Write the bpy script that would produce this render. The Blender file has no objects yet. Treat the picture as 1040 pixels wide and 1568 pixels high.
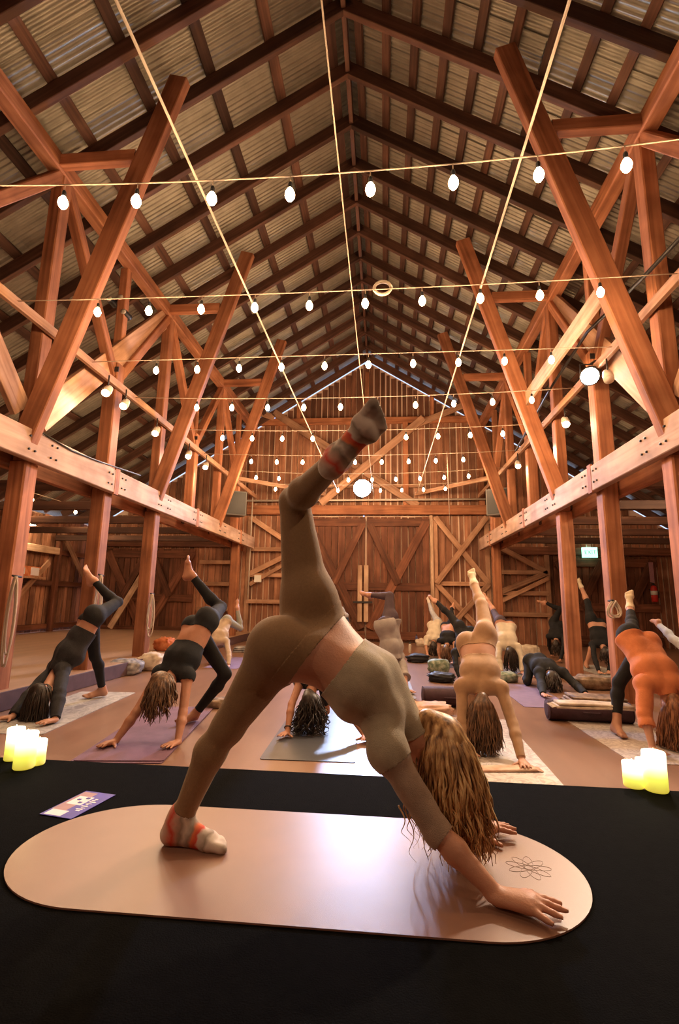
import bpy, math, random
import numpy as np
from mathutils import Vector, Matrix

random.seed(7)
rng = np.random.default_rng(7)
SC = bpy.context.scene
COL = SC.collection

# ---------------------------------------------------------------- camera
FPX, YAW, PITCH, ROLL, CAMZ = 745.0, 0.0926, 0.1791, 0.0170, 1.25
_cy, _sy, _cp, _sp = math.cos(YAW), math.sin(YAW), math.cos(PITCH), math.sin(PITCH)
_r = Vector((_cy, _sy, 0)); _u = Vector((_sy*_sp, -_cy*_sp, _cp)); FWD = Vector((-_sy*_cp, _cy*_cp, _sp))
CR = _r*math.cos(ROLL) + _u*math.sin(ROLL)
CU = -_r*math.sin(ROLL) + _u*math.cos(ROLL)
cam_data = bpy.data.cameras.new('camera')
cam_data.sensor_fit = 'HORIZONTAL'; cam_data.sensor_width = 36.0; cam_data.lens = 36.0*FPX/1040.0
cam_data.clip_start = 0.05; cam_data.clip_end = 200
cam = bpy.data.objects.new('camera', cam_data)
M = Matrix.Identity(4)
for i in range(3):
    M[i][0], M[i][1], M[i][2] = CR[i], CU[i], -FWD[i]
M[2][3] = CAMZ
cam.matrix_world = M
COL.objects.link(cam); SC.camera = cam

# ---------------------------------------------------------------- colour management, world
SC.view_settings.view_transform = 'Standard'; SC.view_settings.look = 'None'
SC.view_settings.gamma = 1.0; SC.view_settings.use_curve_mapping = False
SC.view_settings.exposure = 0.8
SC.cycles.max_bounces = 6; SC.cycles.diffuse_bounces = 4; SC.cycles.sample_clamp_indirect = 4.0
SC.cycles.caustics_reflective = False; SC.cycles.caustics_refractive = False
wd = bpy.data.worlds.new('dusk'); SC.world = wd; wd.use_nodes = True
wd.node_tree.nodes['Background'].inputs[0].default_value = (0.50, 0.62, 1.0, 1)
wd.node_tree.nodes['Background'].inputs[1].default_value = 1.0
BULB_W = 12.0          # each festoon bulb
BULB_COL = (1.0, 0.59, 0.30)
FLOOD_W = 440.0
SPOT_W = 60.0
STAGE_W = 600.0
FRONT_FILL_W = 95.0

def at(x, y, Y=None, z=None, X=None):
    """point seen at photo pixel (x, y) on a plane of known depth, height or side (used to survey positions)"""
    d = CR*((x-520)/FPX) - CU*((y-784)/FPX) + FWD
    if Y is not None: t = Y/d.y
    elif z is not None: t = (z-CAMZ)/d.z
    else: t = X/d.x
    return Vector((0, 0, CAMZ)) + d*t

# ---------------------------------------------------------------- materials
MATS = {}
def _nt(name):
    m = bpy.data.materials.new(name); m.use_nodes = True
    nt = m.node_tree; b = nt.nodes['Principled BSDF']
    return m, nt, b
def N(nt, t, **kw):
    n = nt.nodes.new(t)
    for k, v in kw.items(): setattr(n, k, v)
    return n
def L(nt, a, b): nt.links.new(a, b)
def ramp(nt, fac, stops):
    r = N(nt, 'ShaderNodeValToRGB'); e = r.color_ramp.elements
    while len(e) > len(stops): e.remove(e[-1])
    while len(e) < len(stops): e.new(1.0)
    for q, (p, c) in zip(e, stops): q.position = p; q.color = (*c, 1)
    L(nt, fac, r.inputs[0]); return r
def scl(c, k): return tuple(min(1, x*k) for x in c)
def plain(name, col, rough=0.6, var=0.0, scale=8.0, bump=0.0, bscale=60.0, metal=0.0, spec=0.4, stretch=(1, 1, 1), coord='Object', sheen=0.0, sss=0.0):
    m, nt, b = _nt(name); MATS[name] = m
    b.inputs['Base Color'].default_value = (*col, 1); b.inputs['Roughness'].default_value = rough
    b.inputs['Metallic'].default_value = metal; b.inputs['Specular IOR Level'].default_value = spec
    if sheen: b.inputs['Sheen Weight'].default_value = sheen; b.inputs['Sheen Roughness'].default_value = 0.5
    if sss:
        b.inputs['Subsurface Weight'].default_value = sss
        b.inputs['Subsurface Radius'].default_value = (0.012, 0.005, 0.003)
    tc = N(nt, 'ShaderNodeTexCoord'); mp = N(nt, 'ShaderNodeMapping'); mp.inputs['Scale'].default_value = stretch
    L(nt, tc.outputs[coord], mp.inputs[0])
    if var:
        no = N(nt, 'ShaderNodeTexNoise'); no.inputs['Scale'].default_value = scale; no.inputs['Detail'].default_value = 5
        L(nt, mp.outputs[0], no.inputs['Vector'])
        r = ramp(nt, no.outputs[0], [(0.25, scl(col, 1-var)), (0.5, col), (0.75, scl(col, 1+var))])
        L(nt, r.outputs[0], b.inputs['Base Color'])
    if bump:
        n2 = N(nt, 'ShaderNodeTexNoise'); n2.inputs['Scale'].default_value = bscale; n2.inputs['Detail'].default_value = 4
        L(nt, mp.outputs[0], n2.inputs['Vector'])
        bp = N(nt, 'ShaderNodeBump'); bp.inputs['Strength'].default_value = bump; bp.inputs['Distance'].default_value = 0.01
        L(nt, n2.outputs[0], bp.inputs['Height']); L(nt, bp.outputs[0], b.inputs['Normal'])
    return m
def wood(name, dark, mid, light, rough=0.7, grain=14.0, vary=0.35):
    """grain runs along each piece's own X; every piece gets its own tone"""
    m, nt, b = _nt(name); MATS[name] = m
    b.inputs['Roughness'].default_value = rough; b.inputs['Specular IOR Level'].default_value = 0.3
    tc = N(nt, 'ShaderNodeTexCoord'); oi = N(nt, 'ShaderNodeObjectInfo')
    mp = N(nt, 'ShaderNodeMapping'); mp.inputs['Scale'].default_value = (0.7, grain, grain)
    ad = N(nt, 'ShaderNodeVectorMath', operation='MULTIPLY_ADD')
    cx = N(nt, 'ShaderNodeCombineXYZ')
    for k in range(3): L(nt, oi.outputs['Random'], cx.inputs[k])
    L(nt, cx.outputs[0], ad.inputs[0]); ad.inputs[1].default_value = (37, 53, 71); L(nt, tc.outputs['Object'], ad.inputs[2])
    L(nt, ad.outputs[0], mp.inputs[0])
    no = N(nt, 'ShaderNodeTexNoise'); no.inputs['Scale'].default_value = 1.0; no.inputs['Detail'].default_value = 6; no.inputs['Distortion'].default_value = 0.6
    L(nt, mp.outputs[0], no.inputs['Vector'])
    r = ramp(nt, no.outputs[0], [(0.28, dark), (0.5, mid), (0.75, light)])
    hs = N(nt, 'ShaderNodeHueSaturation')
    mr = N(nt, 'ShaderNodeMapRange'); mr.inputs['To Min'].default_value = 1-vary; mr.inputs['To Max'].default_value = 1+vary
    L(nt, oi.outputs['Random'], mr.inputs['Value']); L(nt, mr.outputs[0], hs.inputs['Value']); L(nt, r.outputs[0], hs.inputs['Color'])
    # knots and weather stains
    st = N(nt, 'ShaderNodeTexNoise'); st.inputs['Scale'].default_value = 2.2; st.inputs['Detail'].default_value = 3
    L(nt, ad.outputs[0], st.inputs['Vector'])
    sr = ramp(nt, st.outputs[0], [(0.35, (0.62, 0.58, 0.56)), (0.6, (1, 1, 1))])
    mx = N(nt, 'ShaderNodeMix', data_type='RGBA', blend_type='MULTIPLY'); mx.inputs[0].default_value = 0.8
    L(nt, hs.outputs[0], mx.inputs[6]); L(nt, sr.outputs[0], mx.inputs[7]); L(nt, mx.outputs[2], b.inputs['Base Color'])
    bp = N(nt, 'ShaderNodeBump'); bp.inputs['Strength'].default_value = 0.35; bp.inputs['Distance'].default_value = 0.01
    L(nt, no.outputs[0], bp.inputs['Height']); L(nt, bp.outputs[0], b.inputs['Normal'])
    return m
def glow(name, col, strength, sample=False):
    m, nt, b = _nt(name); MATS[name] = m
    b.inputs['Base Color'].default_value = (0.8, 0.75, 0.65, 1)
    b.inputs['Emission Color'].default_value = (*col, 1); b.inputs['Emission Strength'].default_value = strength
    try: m.cycles.emission_sampling = 'AUTO' if sample else 'NONE'
    except Exception: pass
    return m

wood('frame_wood', (0.24, 0.092, 0.043), (0.42, 0.17, 0.082), (0.57, 0.265, 0.14), vary=0.25)
wood('beam_wood', (0.40, 0.26, 0.19), (0.55, 0.38, 0.29), (0.66, 0.50, 0.40), vary=0.12, grain=9)
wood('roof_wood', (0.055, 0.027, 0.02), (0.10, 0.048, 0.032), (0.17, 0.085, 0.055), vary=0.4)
wood('plank_wood', (0.20, 0.09, 0.05), (0.35, 0.165, 0.095), (0.52, 0.28, 0.175), vary=0.45)
wood('door_wood', (0.085, 0.035, 0.02), (0.16, 0.062, 0.034), (0.27, 0.115, 0.065), vary=0.35)
wood('pale_wood', (0.42, 0.27, 0.17), (0.58, 0.40, 0.27), (0.70, 0.52, 0.38), vary=0.15)
wood('brace_wood', (0.32, 0.17, 0.10), (0.48, 0.28, 0.175), (0.60, 0.38, 0.26), vary=0.2)
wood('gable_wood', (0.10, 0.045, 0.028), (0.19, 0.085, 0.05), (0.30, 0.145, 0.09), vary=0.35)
plain('crack_light', (0.85, 0.66, 0.52), 0.8)  # pale colour stands in for light showing between the planks
plain('roof_metal', (0.30, 0.28, 0.23), 0.42, var=0.28, scale=2.6, metal=0.45, bump=0.15, bscale=30)
plain('floor_wood', (0.235, 0.128, 0.082), 0.33, var=0.16, scale=1.6, bump=0.06, bscale=40, spec=0.5, stretch=(3.0, 0.6, 1))
plain('deck_wood', (0.40, 0.25, 0.16), 0.42, var=0.14, scale=1.4, bump=0.05, bscale=50, stretch=(0.5, 3, 1))
plain('step_face', (0.10, 0.06, 0.07), 0.6, var=0.2)
plain('stage_black', (0.0035, 0.0035, 0.0036), 0.95, var=0.3, scale=30, bump=0.3, bscale=220, spec=0.03)
plain('black_metal', (0.02, 0.02, 0.022), 0.45)
plain('white_metal', (0.62, 0.57, 0.50), 0.4)
plain('steel', (0.55, 0.53, 0.5), 0.35, metal=0.8)
plain('rope', (0.62, 0.54, 0.44), 0.85, bump=0.5, bscale=250)
plain('cord', (0.45, 0.37, 0.28), 0.7)
glow('bulb_glass', (1.0, 0.70, 0.38), 22.0)
glow('flood_glass', (0.70, 0.82, 1.0), 60.0)
glow('spot_bright', (1.0, 0.86, 0.68), 60.0)
glow('spot_glass', (1.0, 0.72, 0.45), 14.0)

# ---------------------------------------------------------------- mesh helpers
def mesh(name, V, F, mat, parent=None, smooth=False, loc=None):
    me = bpy.data.meshes.new(name)
    if isinstance(F, np.ndarray):
        n, k = F.shape
        me.vertices.add(len(V)); me.vertices.foreach_set('co', np.asarray(V, np.float32).ravel())
        me.loops.add(n*k); me.loops.foreach_set('vertex_index', F.astype(np.int32).ravel())
        me.polygons.add(n); me.polygons.foreach_set('loop_start', np.arange(0, n*k, k, dtype=np.int32))
        me.polygons.foreach_set('loop_total', np.full(n, k, np.int32))
        me.update(calc_edges=True)
    else:
        me.from_pydata([tuple(v) for v in V], [], F)
    if mat: me.materials.append(MATS[mat] if isinstance(mat, str) else mat)
    if smooth: me.polygons.foreach_set('use_smooth', np.ones(len(me.polygons), bool))
    me.update()
    return link(name, me, parent, loc)
def link(name, me, parent=None, loc=None):
    o = bpy.data.objects.new(name, me); COL.objects.link(o)
    if parent is not None: o.parent = parent
    if loc is not None: o.location = loc
    return o
def tag(o, label=None, cat=None, group=None, kind=None):
    if label: o['label'] = label
    if cat: o['category'] = cat
    if group: o['group'] = group
    if kind: o['kind'] = kind
    return o
def empty(name, loc=(0, 0, 0)):
    o = bpy.data.objects.new(name, None); o.empty_display_size = 0.1; o.location = loc; COL.objects.link(o); return o
def setworld(o, mat4):
    """place o in the world, whatever its parent's location (parents carry only a location)"""
    p = o.parent; off = Vector((0, 0, 0))
    while p is not None: off += p.location; p = p.parent
    m = mat4.copy(); m.translation -= off
    o.matrix_local = m
_bc = {}
def bar_mesh(l, w, h, mat):
    key = (round(l, 3), round(w, 3), round(h, 3), mat)
    if key not in _bc:
        c = min(w, h)*0.08
        pr = [(-w/2+c, -h/2), (w/2-c, -h/2), (w/2, -h/2+c), (w/2, h/2-c), (w/2-c, h/2), (-w/2+c, h/2), (-w/2, h/2-c), (-w/2, -h/2+c)]
        V = [(x, y, z) for x in (0, l) for y, z in pr]
        F = [(i, (i+1) % 8, 8+(i+1) % 8, 8+i) for i in range(8)] + [tuple(range(7, -1, -1)), tuple(range(8, 16))]
        me = bpy.data.meshes.new('bar'); me.from_pydata(V, [], [f[::-1] for f in F]); me.materials.append(MATS[mat]); me.update()
        _bc[key] = me
    return _bc[key]
def bar(name, a, b, w, h, mat, parent=None, up=(0, 0, 1)):
    """timber from a to b, section w (sideways) x h (along up)"""
    a, b = Vector(a), Vector(b); x = (b-a); l = x.length; x.normalize()
    up = Vector(up)
    if abs(x.dot(up)) > 0.98: up = Vector((1, 0, 0)) if abs(x.x) < 0.9 else Vector((0, 0, 1))
    y = up.cross(x).normalized(); z = x.cross(y)
    m = Matrix(((x.x, y.x, z.x, a.x), (x.y, y.y, z.y, a.y), (x.z, y.z, z.z, a.z), (0, 0, 0, 1)))
    o = link(name, bar_mesh(l, w, h, mat), parent); setworld(o, m); return o
def tubes(name, paths, mat, parent=None, sides=6, loc=None):
    """paths: list of (points, radii)"""
    V, F = [], []
    for pts, rad in paths:
        pts = np.asarray(pts, float); n = len(pts)
        rad = np.full(n, rad) if np.isscalar(rad) else np.asarray(rad, float)
        t = np.gradient(pts, axis=0); t /= np.linalg.norm(t, axis=1)[:, None]+1e-9
        ref = np.array([0, 0, 1.0]) if abs(t[0, 2]) < 0.9 else np.array([1.0, 0, 0])
        base = len(V); a = ref
        for i in range(n):
            a = a - t[i]*(a@t[i]); a /= np.linalg.norm(a)+1e-9; b = np.cross(t[i], a)
            for k in range(sides):
                an = 2*math.pi*k/sides
                V.append(pts[i]+rad[i]*(math.cos(an)*a+math.sin(an)*b))
        for i in range(n-1):
            for k in range(sides):
                k2 = (k+1) % sides
                F.append((base+i*sides+k, base+i*sides+k2, base+(i+1)*sides+k2, base+(i+1)*sides+k))
        F.append(tuple(base+k for k in range(sides-1, -1, -1))); F.append(tuple(base+(n-1)*sides+k for k in range(sides)))
    return mesh(name, V, F, mat, parent, True, loc)
def lathe(name, prof, mat, parent=None, n=20, loc=None, smooth=True, axis='z'):
    V, F = [], []
    for r, z in prof:
        for k in range(n):
            a = 2*math.pi*k/n; p = (r*math.cos(a), r*math.sin(a), z)
            V.append(p if axis == 'z' else ((z, p[0], p[1]) if axis == 'x' else (p[1], z, p[0])))
    for i in range(len(prof)-1):
        for k in range(n):
            F.append((i*n+k, i*n+(k+1) % n, (i+1)*n+(k+1) % n, (i+1)*n+k))
    F.append(tuple(range(n-1, -1, -1))); F.append(tuple((len(prof)-1)*n+k for k in range(n)))
    return mesh(name, V, F, mat, parent, smooth, loc)
def slab(name, outline, z0, z1, mat, parent=None, loc=None):
    n = len(outline)
    V = [(x, y, z0) for x, y in outline]+[(x, y, z1) for x, y in outline]
    F = [tuple(range(n-1, -1, -1)), tuple(range(n, 2*n))]+[(i, (i+1) % n, n+(i+1) % n, n+i) for i in range(n)]
    return mesh(name, V, F, mat, parent, False, loc)
def sag(a, b, drop, n=16):
    a, b = np.array(a, float), np.array(b, float); t = np.linspace(0, 1, n)[:, None]
    p = a+(b-a)*t; p[:, 2] -= 4*drop*(t*(1-t))[:, 0]; return p
# ================================================================ the building
XL, XR, RX, RZ, SL = -4.25, 3.03, -0.57, 9.72, 0.63     # beam faces, ridge, roof slope
YB, YF, WL, WR = 15.6, -4.0, -9.9, 8.8
STZ, STY = 0.38, 2.69                                     # stage top and edge
def roof_z(x): return RZ-SL*abs(x-RX)

fl = mesh('floor', [(WL, YF, 0), (WR, YF, 0), (WR, YB+.2, 0), (WL, YB+.2, 0), (WL, YF, -.15), (WR, YF, -.15), (WR, YB+.2, -.15), (WL, YB+.2, -.15)],
          [(0, 1, 2, 3), (7, 6, 5, 4), (0, 4, 5, 1), (1, 5, 6, 2), (2, 6, 7, 3), (3, 7, 4, 0)], 'floor_wood'); tag(fl, 'reddish brown smooth barn floor', kind='structure')
dk = bar('side_deck', (-7.02, YF, .1), (-7.02, YB, .1), 5.75, .2, 'deck_wood'); tag(dk, 'raised wooden deck along the left aisle', kind='structure')
tag(bar('trim_1', (-4.125, YF, .105), (-4.125, YB-.1, .105), .03, .2, 'step_face'), 'dark board along the deck edge', kind='structure')
stg = bar('stage', (-4.1, -.75, .19), (WR-.1, -.75, .19), 2*(STY+.75), .38, 'stage_black'); tag(stg, 'low black stage the instructor practises on', kind='structure')

# ---- back wall: backing boards (coloured pale so the cracks read as lit), planks, girts, gable bracing
wb = empty('wall_back', (0, YB, 0)); tag(wb, 'tall plank end wall of the barn', kind='structure')
GAPX = -0.655
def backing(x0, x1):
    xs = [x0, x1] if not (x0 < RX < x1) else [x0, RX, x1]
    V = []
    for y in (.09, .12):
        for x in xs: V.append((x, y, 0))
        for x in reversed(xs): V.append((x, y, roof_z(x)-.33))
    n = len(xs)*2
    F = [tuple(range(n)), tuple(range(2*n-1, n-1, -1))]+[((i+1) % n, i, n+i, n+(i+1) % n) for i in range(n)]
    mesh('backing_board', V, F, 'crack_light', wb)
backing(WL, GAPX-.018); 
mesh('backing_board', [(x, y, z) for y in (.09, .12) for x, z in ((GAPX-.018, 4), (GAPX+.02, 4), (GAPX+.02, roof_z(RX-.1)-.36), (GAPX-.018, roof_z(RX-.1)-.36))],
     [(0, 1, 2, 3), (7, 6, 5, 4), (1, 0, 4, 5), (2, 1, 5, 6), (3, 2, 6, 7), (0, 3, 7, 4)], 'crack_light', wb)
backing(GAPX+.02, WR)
x = WL+.02
pm = {}
while x < WR-.1:
    w = rng.uniform(.15, .24); c = x+w/2
    top = roof_z(c)-.34-rng.uniform(0, .03)-w*.3
    gap = rng.choice([.008, .026, .05])
    y = YB+.06+rng.uniform(-.012, .012)
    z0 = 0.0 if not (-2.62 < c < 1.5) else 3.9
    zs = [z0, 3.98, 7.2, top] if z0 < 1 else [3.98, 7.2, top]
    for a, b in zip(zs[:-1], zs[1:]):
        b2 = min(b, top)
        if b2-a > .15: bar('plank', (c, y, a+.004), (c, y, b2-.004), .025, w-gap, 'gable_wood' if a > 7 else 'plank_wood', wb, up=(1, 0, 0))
    x += w
def wbar(n, x0, z0, x1, z1, w, m='brace_wood', d=.08, y=-.02):
    return bar(n, (x0, YB+y, z0), (x1, YB+y, z1), d, w, m, wb, up=(0, 0, 1))
wbar('header_beam', -4.5, 4.13, 3.4, 4.13, .30, 'frame_wood', .16, -.1)
wbar('girt', -4.8, 7.2, 3.3, 7.2, .22, 'frame_wood', .12, -.03)
wbar('girt', WL, 3.0, -4.6, 3.0, .20, 'door_wood', .14, -.05)
wbar('girt', 3.6, 2.85, WR, 2.85, .24, 'door_wood', .14, -.05)
wbar('girt', -2.6, 4.95, 1.3, 4.95, .12, 'brace_wood', .06)
wbar('girt', 3.3, 3.75, WR, 3.75, .10, 'brace_wood', .06)
p = lambda x, y: (at(x, y, Y=YB-.1).x, at(x, y, Y=YB-.1).z)
for q, r_, w in [((420, 632), (640, 775), .24), ((648, 642), (492, 772), .24), ((760, 600), (640, 650), .2), ((300, 600), (420, 640), .2)]:
    a, b = p(*q), p(*r_); wbar('gable_brace', a[0], a[1], b[0], b[1], w, 'brace_wood', .09, -.12 if q[0] != 648 else -.21)
for X in (at(621, 700, Y=YB).x, at(388, 700, Y=YB).x, at(735, 700, Y=YB).x): wbar('stud', X, 4.3, X, 7.1, .18, 'frame_wood', .12, -.05)
for q in [(-2.9, 8.2), (-.57, 9.1), (1.6, 8.2)]: wbar('stud', q[0], 7.3, q[0], q[1]-.15, .14, 'frame_wood', .1, -.02)
# framed panels beside the main door
def framed(px, pz, kind):
    x0, x1 = px; z0, z1 = pz
    wbar('panel_post', x0, z0, x0, z1, .14, 'brace_wood', .08, -.05); wbar('panel_post', x1, z0, x1, z1, .14, 'brace_wood', .08, -.05)
    if kind == 'x':
        m = z0+(z1-z0)*.45
        wbar('panel_rail', x0, m, x1, m, .13, 'brace_wood', .08, -.06)
        wbar('panel_brace', x0, z1, x1, m, .17, 'brace_wood', .06, -.1); wbar('panel_brace', x0, m, x1, z1, .17, 'brace_wood', .06, -.15)
        wbar('panel_brace', x0, m, x1, z0, .15, 'brace_wood', .06, -.1); wbar('panel_brace', x0, z0, x1, m, .15, 'brace_wood', .06, -.15)
    elif kind == 'k':
        for f in (.28, .5, .72): wbar('panel_rail', x0, z0+(z1-z0)*f, x1, z0+(z1-z0)*f, .13, 'brace_wood', .08, -.06)
        wbar('panel_brace', x0, z1, x1, z0+(z1-z0)*.72, .16, 'brace_wood', .06, -.1)
        wbar('panel_brace', x0, z0+(z1-z0)*.5, x1, z0+(z1-z0)*.72, .16, 'brace_wood', .06, -.1)
        wbar('panel_brace', x0+.1, z0+(z1-z0)*.42, x1, z0+(z1-z0)*.66, .12, 'brace_wood', .06, -.13)
framed((1.62, 3.22), (.1, 3.9), 'x'); framed((-4.4, -2.75), (.1, 3.9), 'k'); framed((3.5, 5.0), (.1, 3.0), 'k')
for z in (.9, 1.7, 2.4): wbar('ladder_rung', -6.0, z, -4.7, z, .12, 'brace_wood', .08, -.1)
wbar('door_post', 1.5, 0, 1.5, 3.95, .10, 'pale_wood', .1, -.12)
wbar('loose_board', at(170, 972, Y=YB-.2).x, .25, at(228, 868, Y=YB-.2).x, at(228, 868, Y=YB-.2).z, .18, 'pale_wood', .04, -.32)
tubes('conduit', [([(-4.5, -.22, 4.42), (3.3, -.22, 4.46)], .035)], 'white_metal', wb, 8)
tubes('conduit', [([(-4.3, -.25, 4.75), (-4.3, -.25, 1.2)], .02)], 'white_metal', wb, 8)

# ---- doors in the back wall
def door(n, x0, x1, z1, leaves, label):
    d = empty('door_%d' % n, ((x0+x1)/2, YB-.02, 0)); tag(d, label, kind='structure')
    lw = (x1-x0)/leaves
    for k in range(leaves):
        a = x0+k*lw+(.02 if k else .0); b = x0+(k+1)*lw-(.02 if k < leaves-1 else 0)
        m = max(3, int((b-a)/.2)); w = (b-a)/m
        for i in range(m):
            c = a+(i+.5)*w
            bar('plank', (c, YB+rng.uniform(-.008, .008), .03), (c, YB, z1-rng.uniform(0, .02)), .03, w-rng.choice([.006, .012, .03]), 'door_wood', d, up=(1, 0, 0))
        y = YB-.05
        for z in (.2, z1*.43, z1-.2): bar('door_rail', (a, y, z), (b, y, z), .04, .24, 'door_wood', d)
        m2 = (a+b)/2
        if (k == 0) == (leaves == 2 or n % 2 == 1):
            bar('door_brace', (a+.1, y-.035, z1*.95), (b-.1, y-.035, z1*.1), .03, .26, 'door_wood', d)
        else:
            bar('door_brace', (b-.1, y-.035, z1*.95), (a+.1, y-.035, z1*.1), .03, .26, 'door_wood', d)
        bar('door_brace', (m2, y-.07, z1*.45), (a+.1 if k else b-.1, y-.07, z1*.93), .03, .22, 'door_wood', d)
    return d
d1 = door(1, -2.58, 1.44, 3.93, 2, 'tall dark double barn door in the middle of the end wall')
for s in (-1, 1): bar('latch_board', (GAPX+s*.1, YB-.13, .6), (GAPX+s*.1, YB-.13, 2.35), .04, .14, 'pale_wood', d1, up=(1, 0, 0))
bar('latch', (GAPX-.3, YB-.17, 1.2), (GAPX+.3, YB-.17, 1.2), .03, .06, 'black_metal', d1)
door(2, -9.3, -6.2, 2.85, 2, 'dark braced plank door at the left of the end wall')
door(3, 5.2, 8.2, 2.7, 2, 'dark plank door at the right of the end wall')

# ---- side and front walls
wl = empty('wall_left', (WL, 0, 0)); tag(wl, 'dark plank wall behind the left aisle', kind='structure')
wlz = roof_z(WL)-.2
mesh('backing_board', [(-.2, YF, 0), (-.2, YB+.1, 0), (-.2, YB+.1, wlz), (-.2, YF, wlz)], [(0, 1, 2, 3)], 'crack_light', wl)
y = 4.0
while y < YB-.1:
    w = rng.uniform(.17, .26)
    bar('plank', (WL-.1+rng.uniform(-.012, .012), y+w/2, .2), (WL-.1, y+w/2, wlz-rng.uniform(0, .08)), w-rng.choice([.006, .014, .03]), .025, 'plank_wood', wl, up=(1, 0, 0)); y += w
for z in (.35, 1.6, 2.55, 3.3): bar('girt', (WL-.02, 4, z), (WL-.02, YB, z), .1, .16, 'door_wood', wl)
for y0 in (9.2, 11.6, 13.9): bar('wall_stud', (WL+.08, y0, .2), (WL+.08, y0, wlz), .14, .14, 'door_wood', wl)
bar('wall_brace', (WL+.18, 13.8, 3.2), (WL+.18, 15.2, 1.75), .05, .16, 'brace_wood', wl)
bar('wall_brace', (WL+.18, 11.5, .4), (WL+.18, 13.4, 2.2), .05, .16, 'brace_wood', wl)
bar('shelf_board', (WL+.14, 12.1, 2.55), (WL+.14, 13.8, 2.55), .1, .2, 'pale_wood', wl)
for nm, V in (('wall_right', [(WR, YF, 0), (WR, YB+.1, 0), (WR, YB+.1, roof_z(WR)-.2), (WR, YF, roof_z(WR)-.2)]),
              ('wall_front', [(WL, YF, 0), (WR, YF, 0), (WR, YF, roof_z(WR)), (RX, YF, RZ), (WL, YF, roof_z(WL))])):
    tag(mesh(nm, V, [tuple(range(len(V)))], 'plank_wood'), 'plank wall of the barn', kind='structure')

# ---- roof: corrugated sheets, purlins, rafters
ce = empty('ceiling', (RX, 0, RZ)); tag(ce, 'pitched barn roof of corrugated metal sheets over purlins and rafters', kind='structure')
ang = math.atan(SL); cs, sn = math.cos(ang), math.sin(ang)
SW, SLN = .84, 2.95
nv = 12*6+1
prof = [(SW+.06)*i/(nv-1) for i in range(nv)]
V = [(u, yy, .011*math.sin(2*math.pi*yy/.075)) for u in (0, SLN+.1) for yy in prof]
F = [(i, i+1, nv+i+1, nv+i) for i in range(nv-1)]
sm = bpy.data.meshes.new('roof_sheet'); sm.from_pydata(V, [], F); sm.materials.append(MATS['roof_metal']); sm.polygons.foreach_set('use_smooth', np.ones(len(sm.polygons), bool))
for side in (-1, 1):
    for j in range(4):
        for i in range(24):
            y0 = YF+.02+i*SW-.2
            if y0 > YB-.3: continue
            o = link('roof_sheet', sm, ce)
            tilt = rng.uniform(-.004, .004)
            m = Matrix.Translation((RX+side*(j*SLN)*cs, y0, RZ+.02+.014*(j % 2)+.008*(i % 2)-j*SLN*sn+rng.uniform(0, .008))) @ Matrix.Rotation(side*(ang+tilt) if side > 0 else math.pi-ang-tilt, 4, 'Y')
            setworld(o, m)
NRM = lambda side: Vector((side*sn, 0, cs))
def on_roof(x, y, below):
    side = 1 if x > RX else -1
    return Vector((x, y, roof_z(x)))-NRM(side)*below
xs_r = [RX+.22+.405*k for k in range(23)]; xs_l = [RX-.25-.815*k for k in range(12)]
for X in xs_r+xs_l:
    if WL-.1 < X < WR+.1:
        side = 1 if X > RX else -1
        for (ya, yb) in ((YF, 2.9), (2.9, 7.97), (7.97, 12.2), (12.2, YB+.12)):
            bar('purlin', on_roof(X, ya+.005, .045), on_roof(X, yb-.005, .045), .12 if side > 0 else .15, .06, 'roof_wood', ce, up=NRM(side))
ry = 5.45-.84*9
while ry < YB:
    if ry > YF+.1:
        for side, xe in ((1, WR), (-1, WL)):
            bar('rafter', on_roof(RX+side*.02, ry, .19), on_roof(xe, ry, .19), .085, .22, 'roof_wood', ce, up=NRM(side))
    ry += .84
bar('ridge_board', (RX, YF, RZ-.16), (RX, YB, RZ-.16), .07, .32, 'roof_wood', ce)

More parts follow.
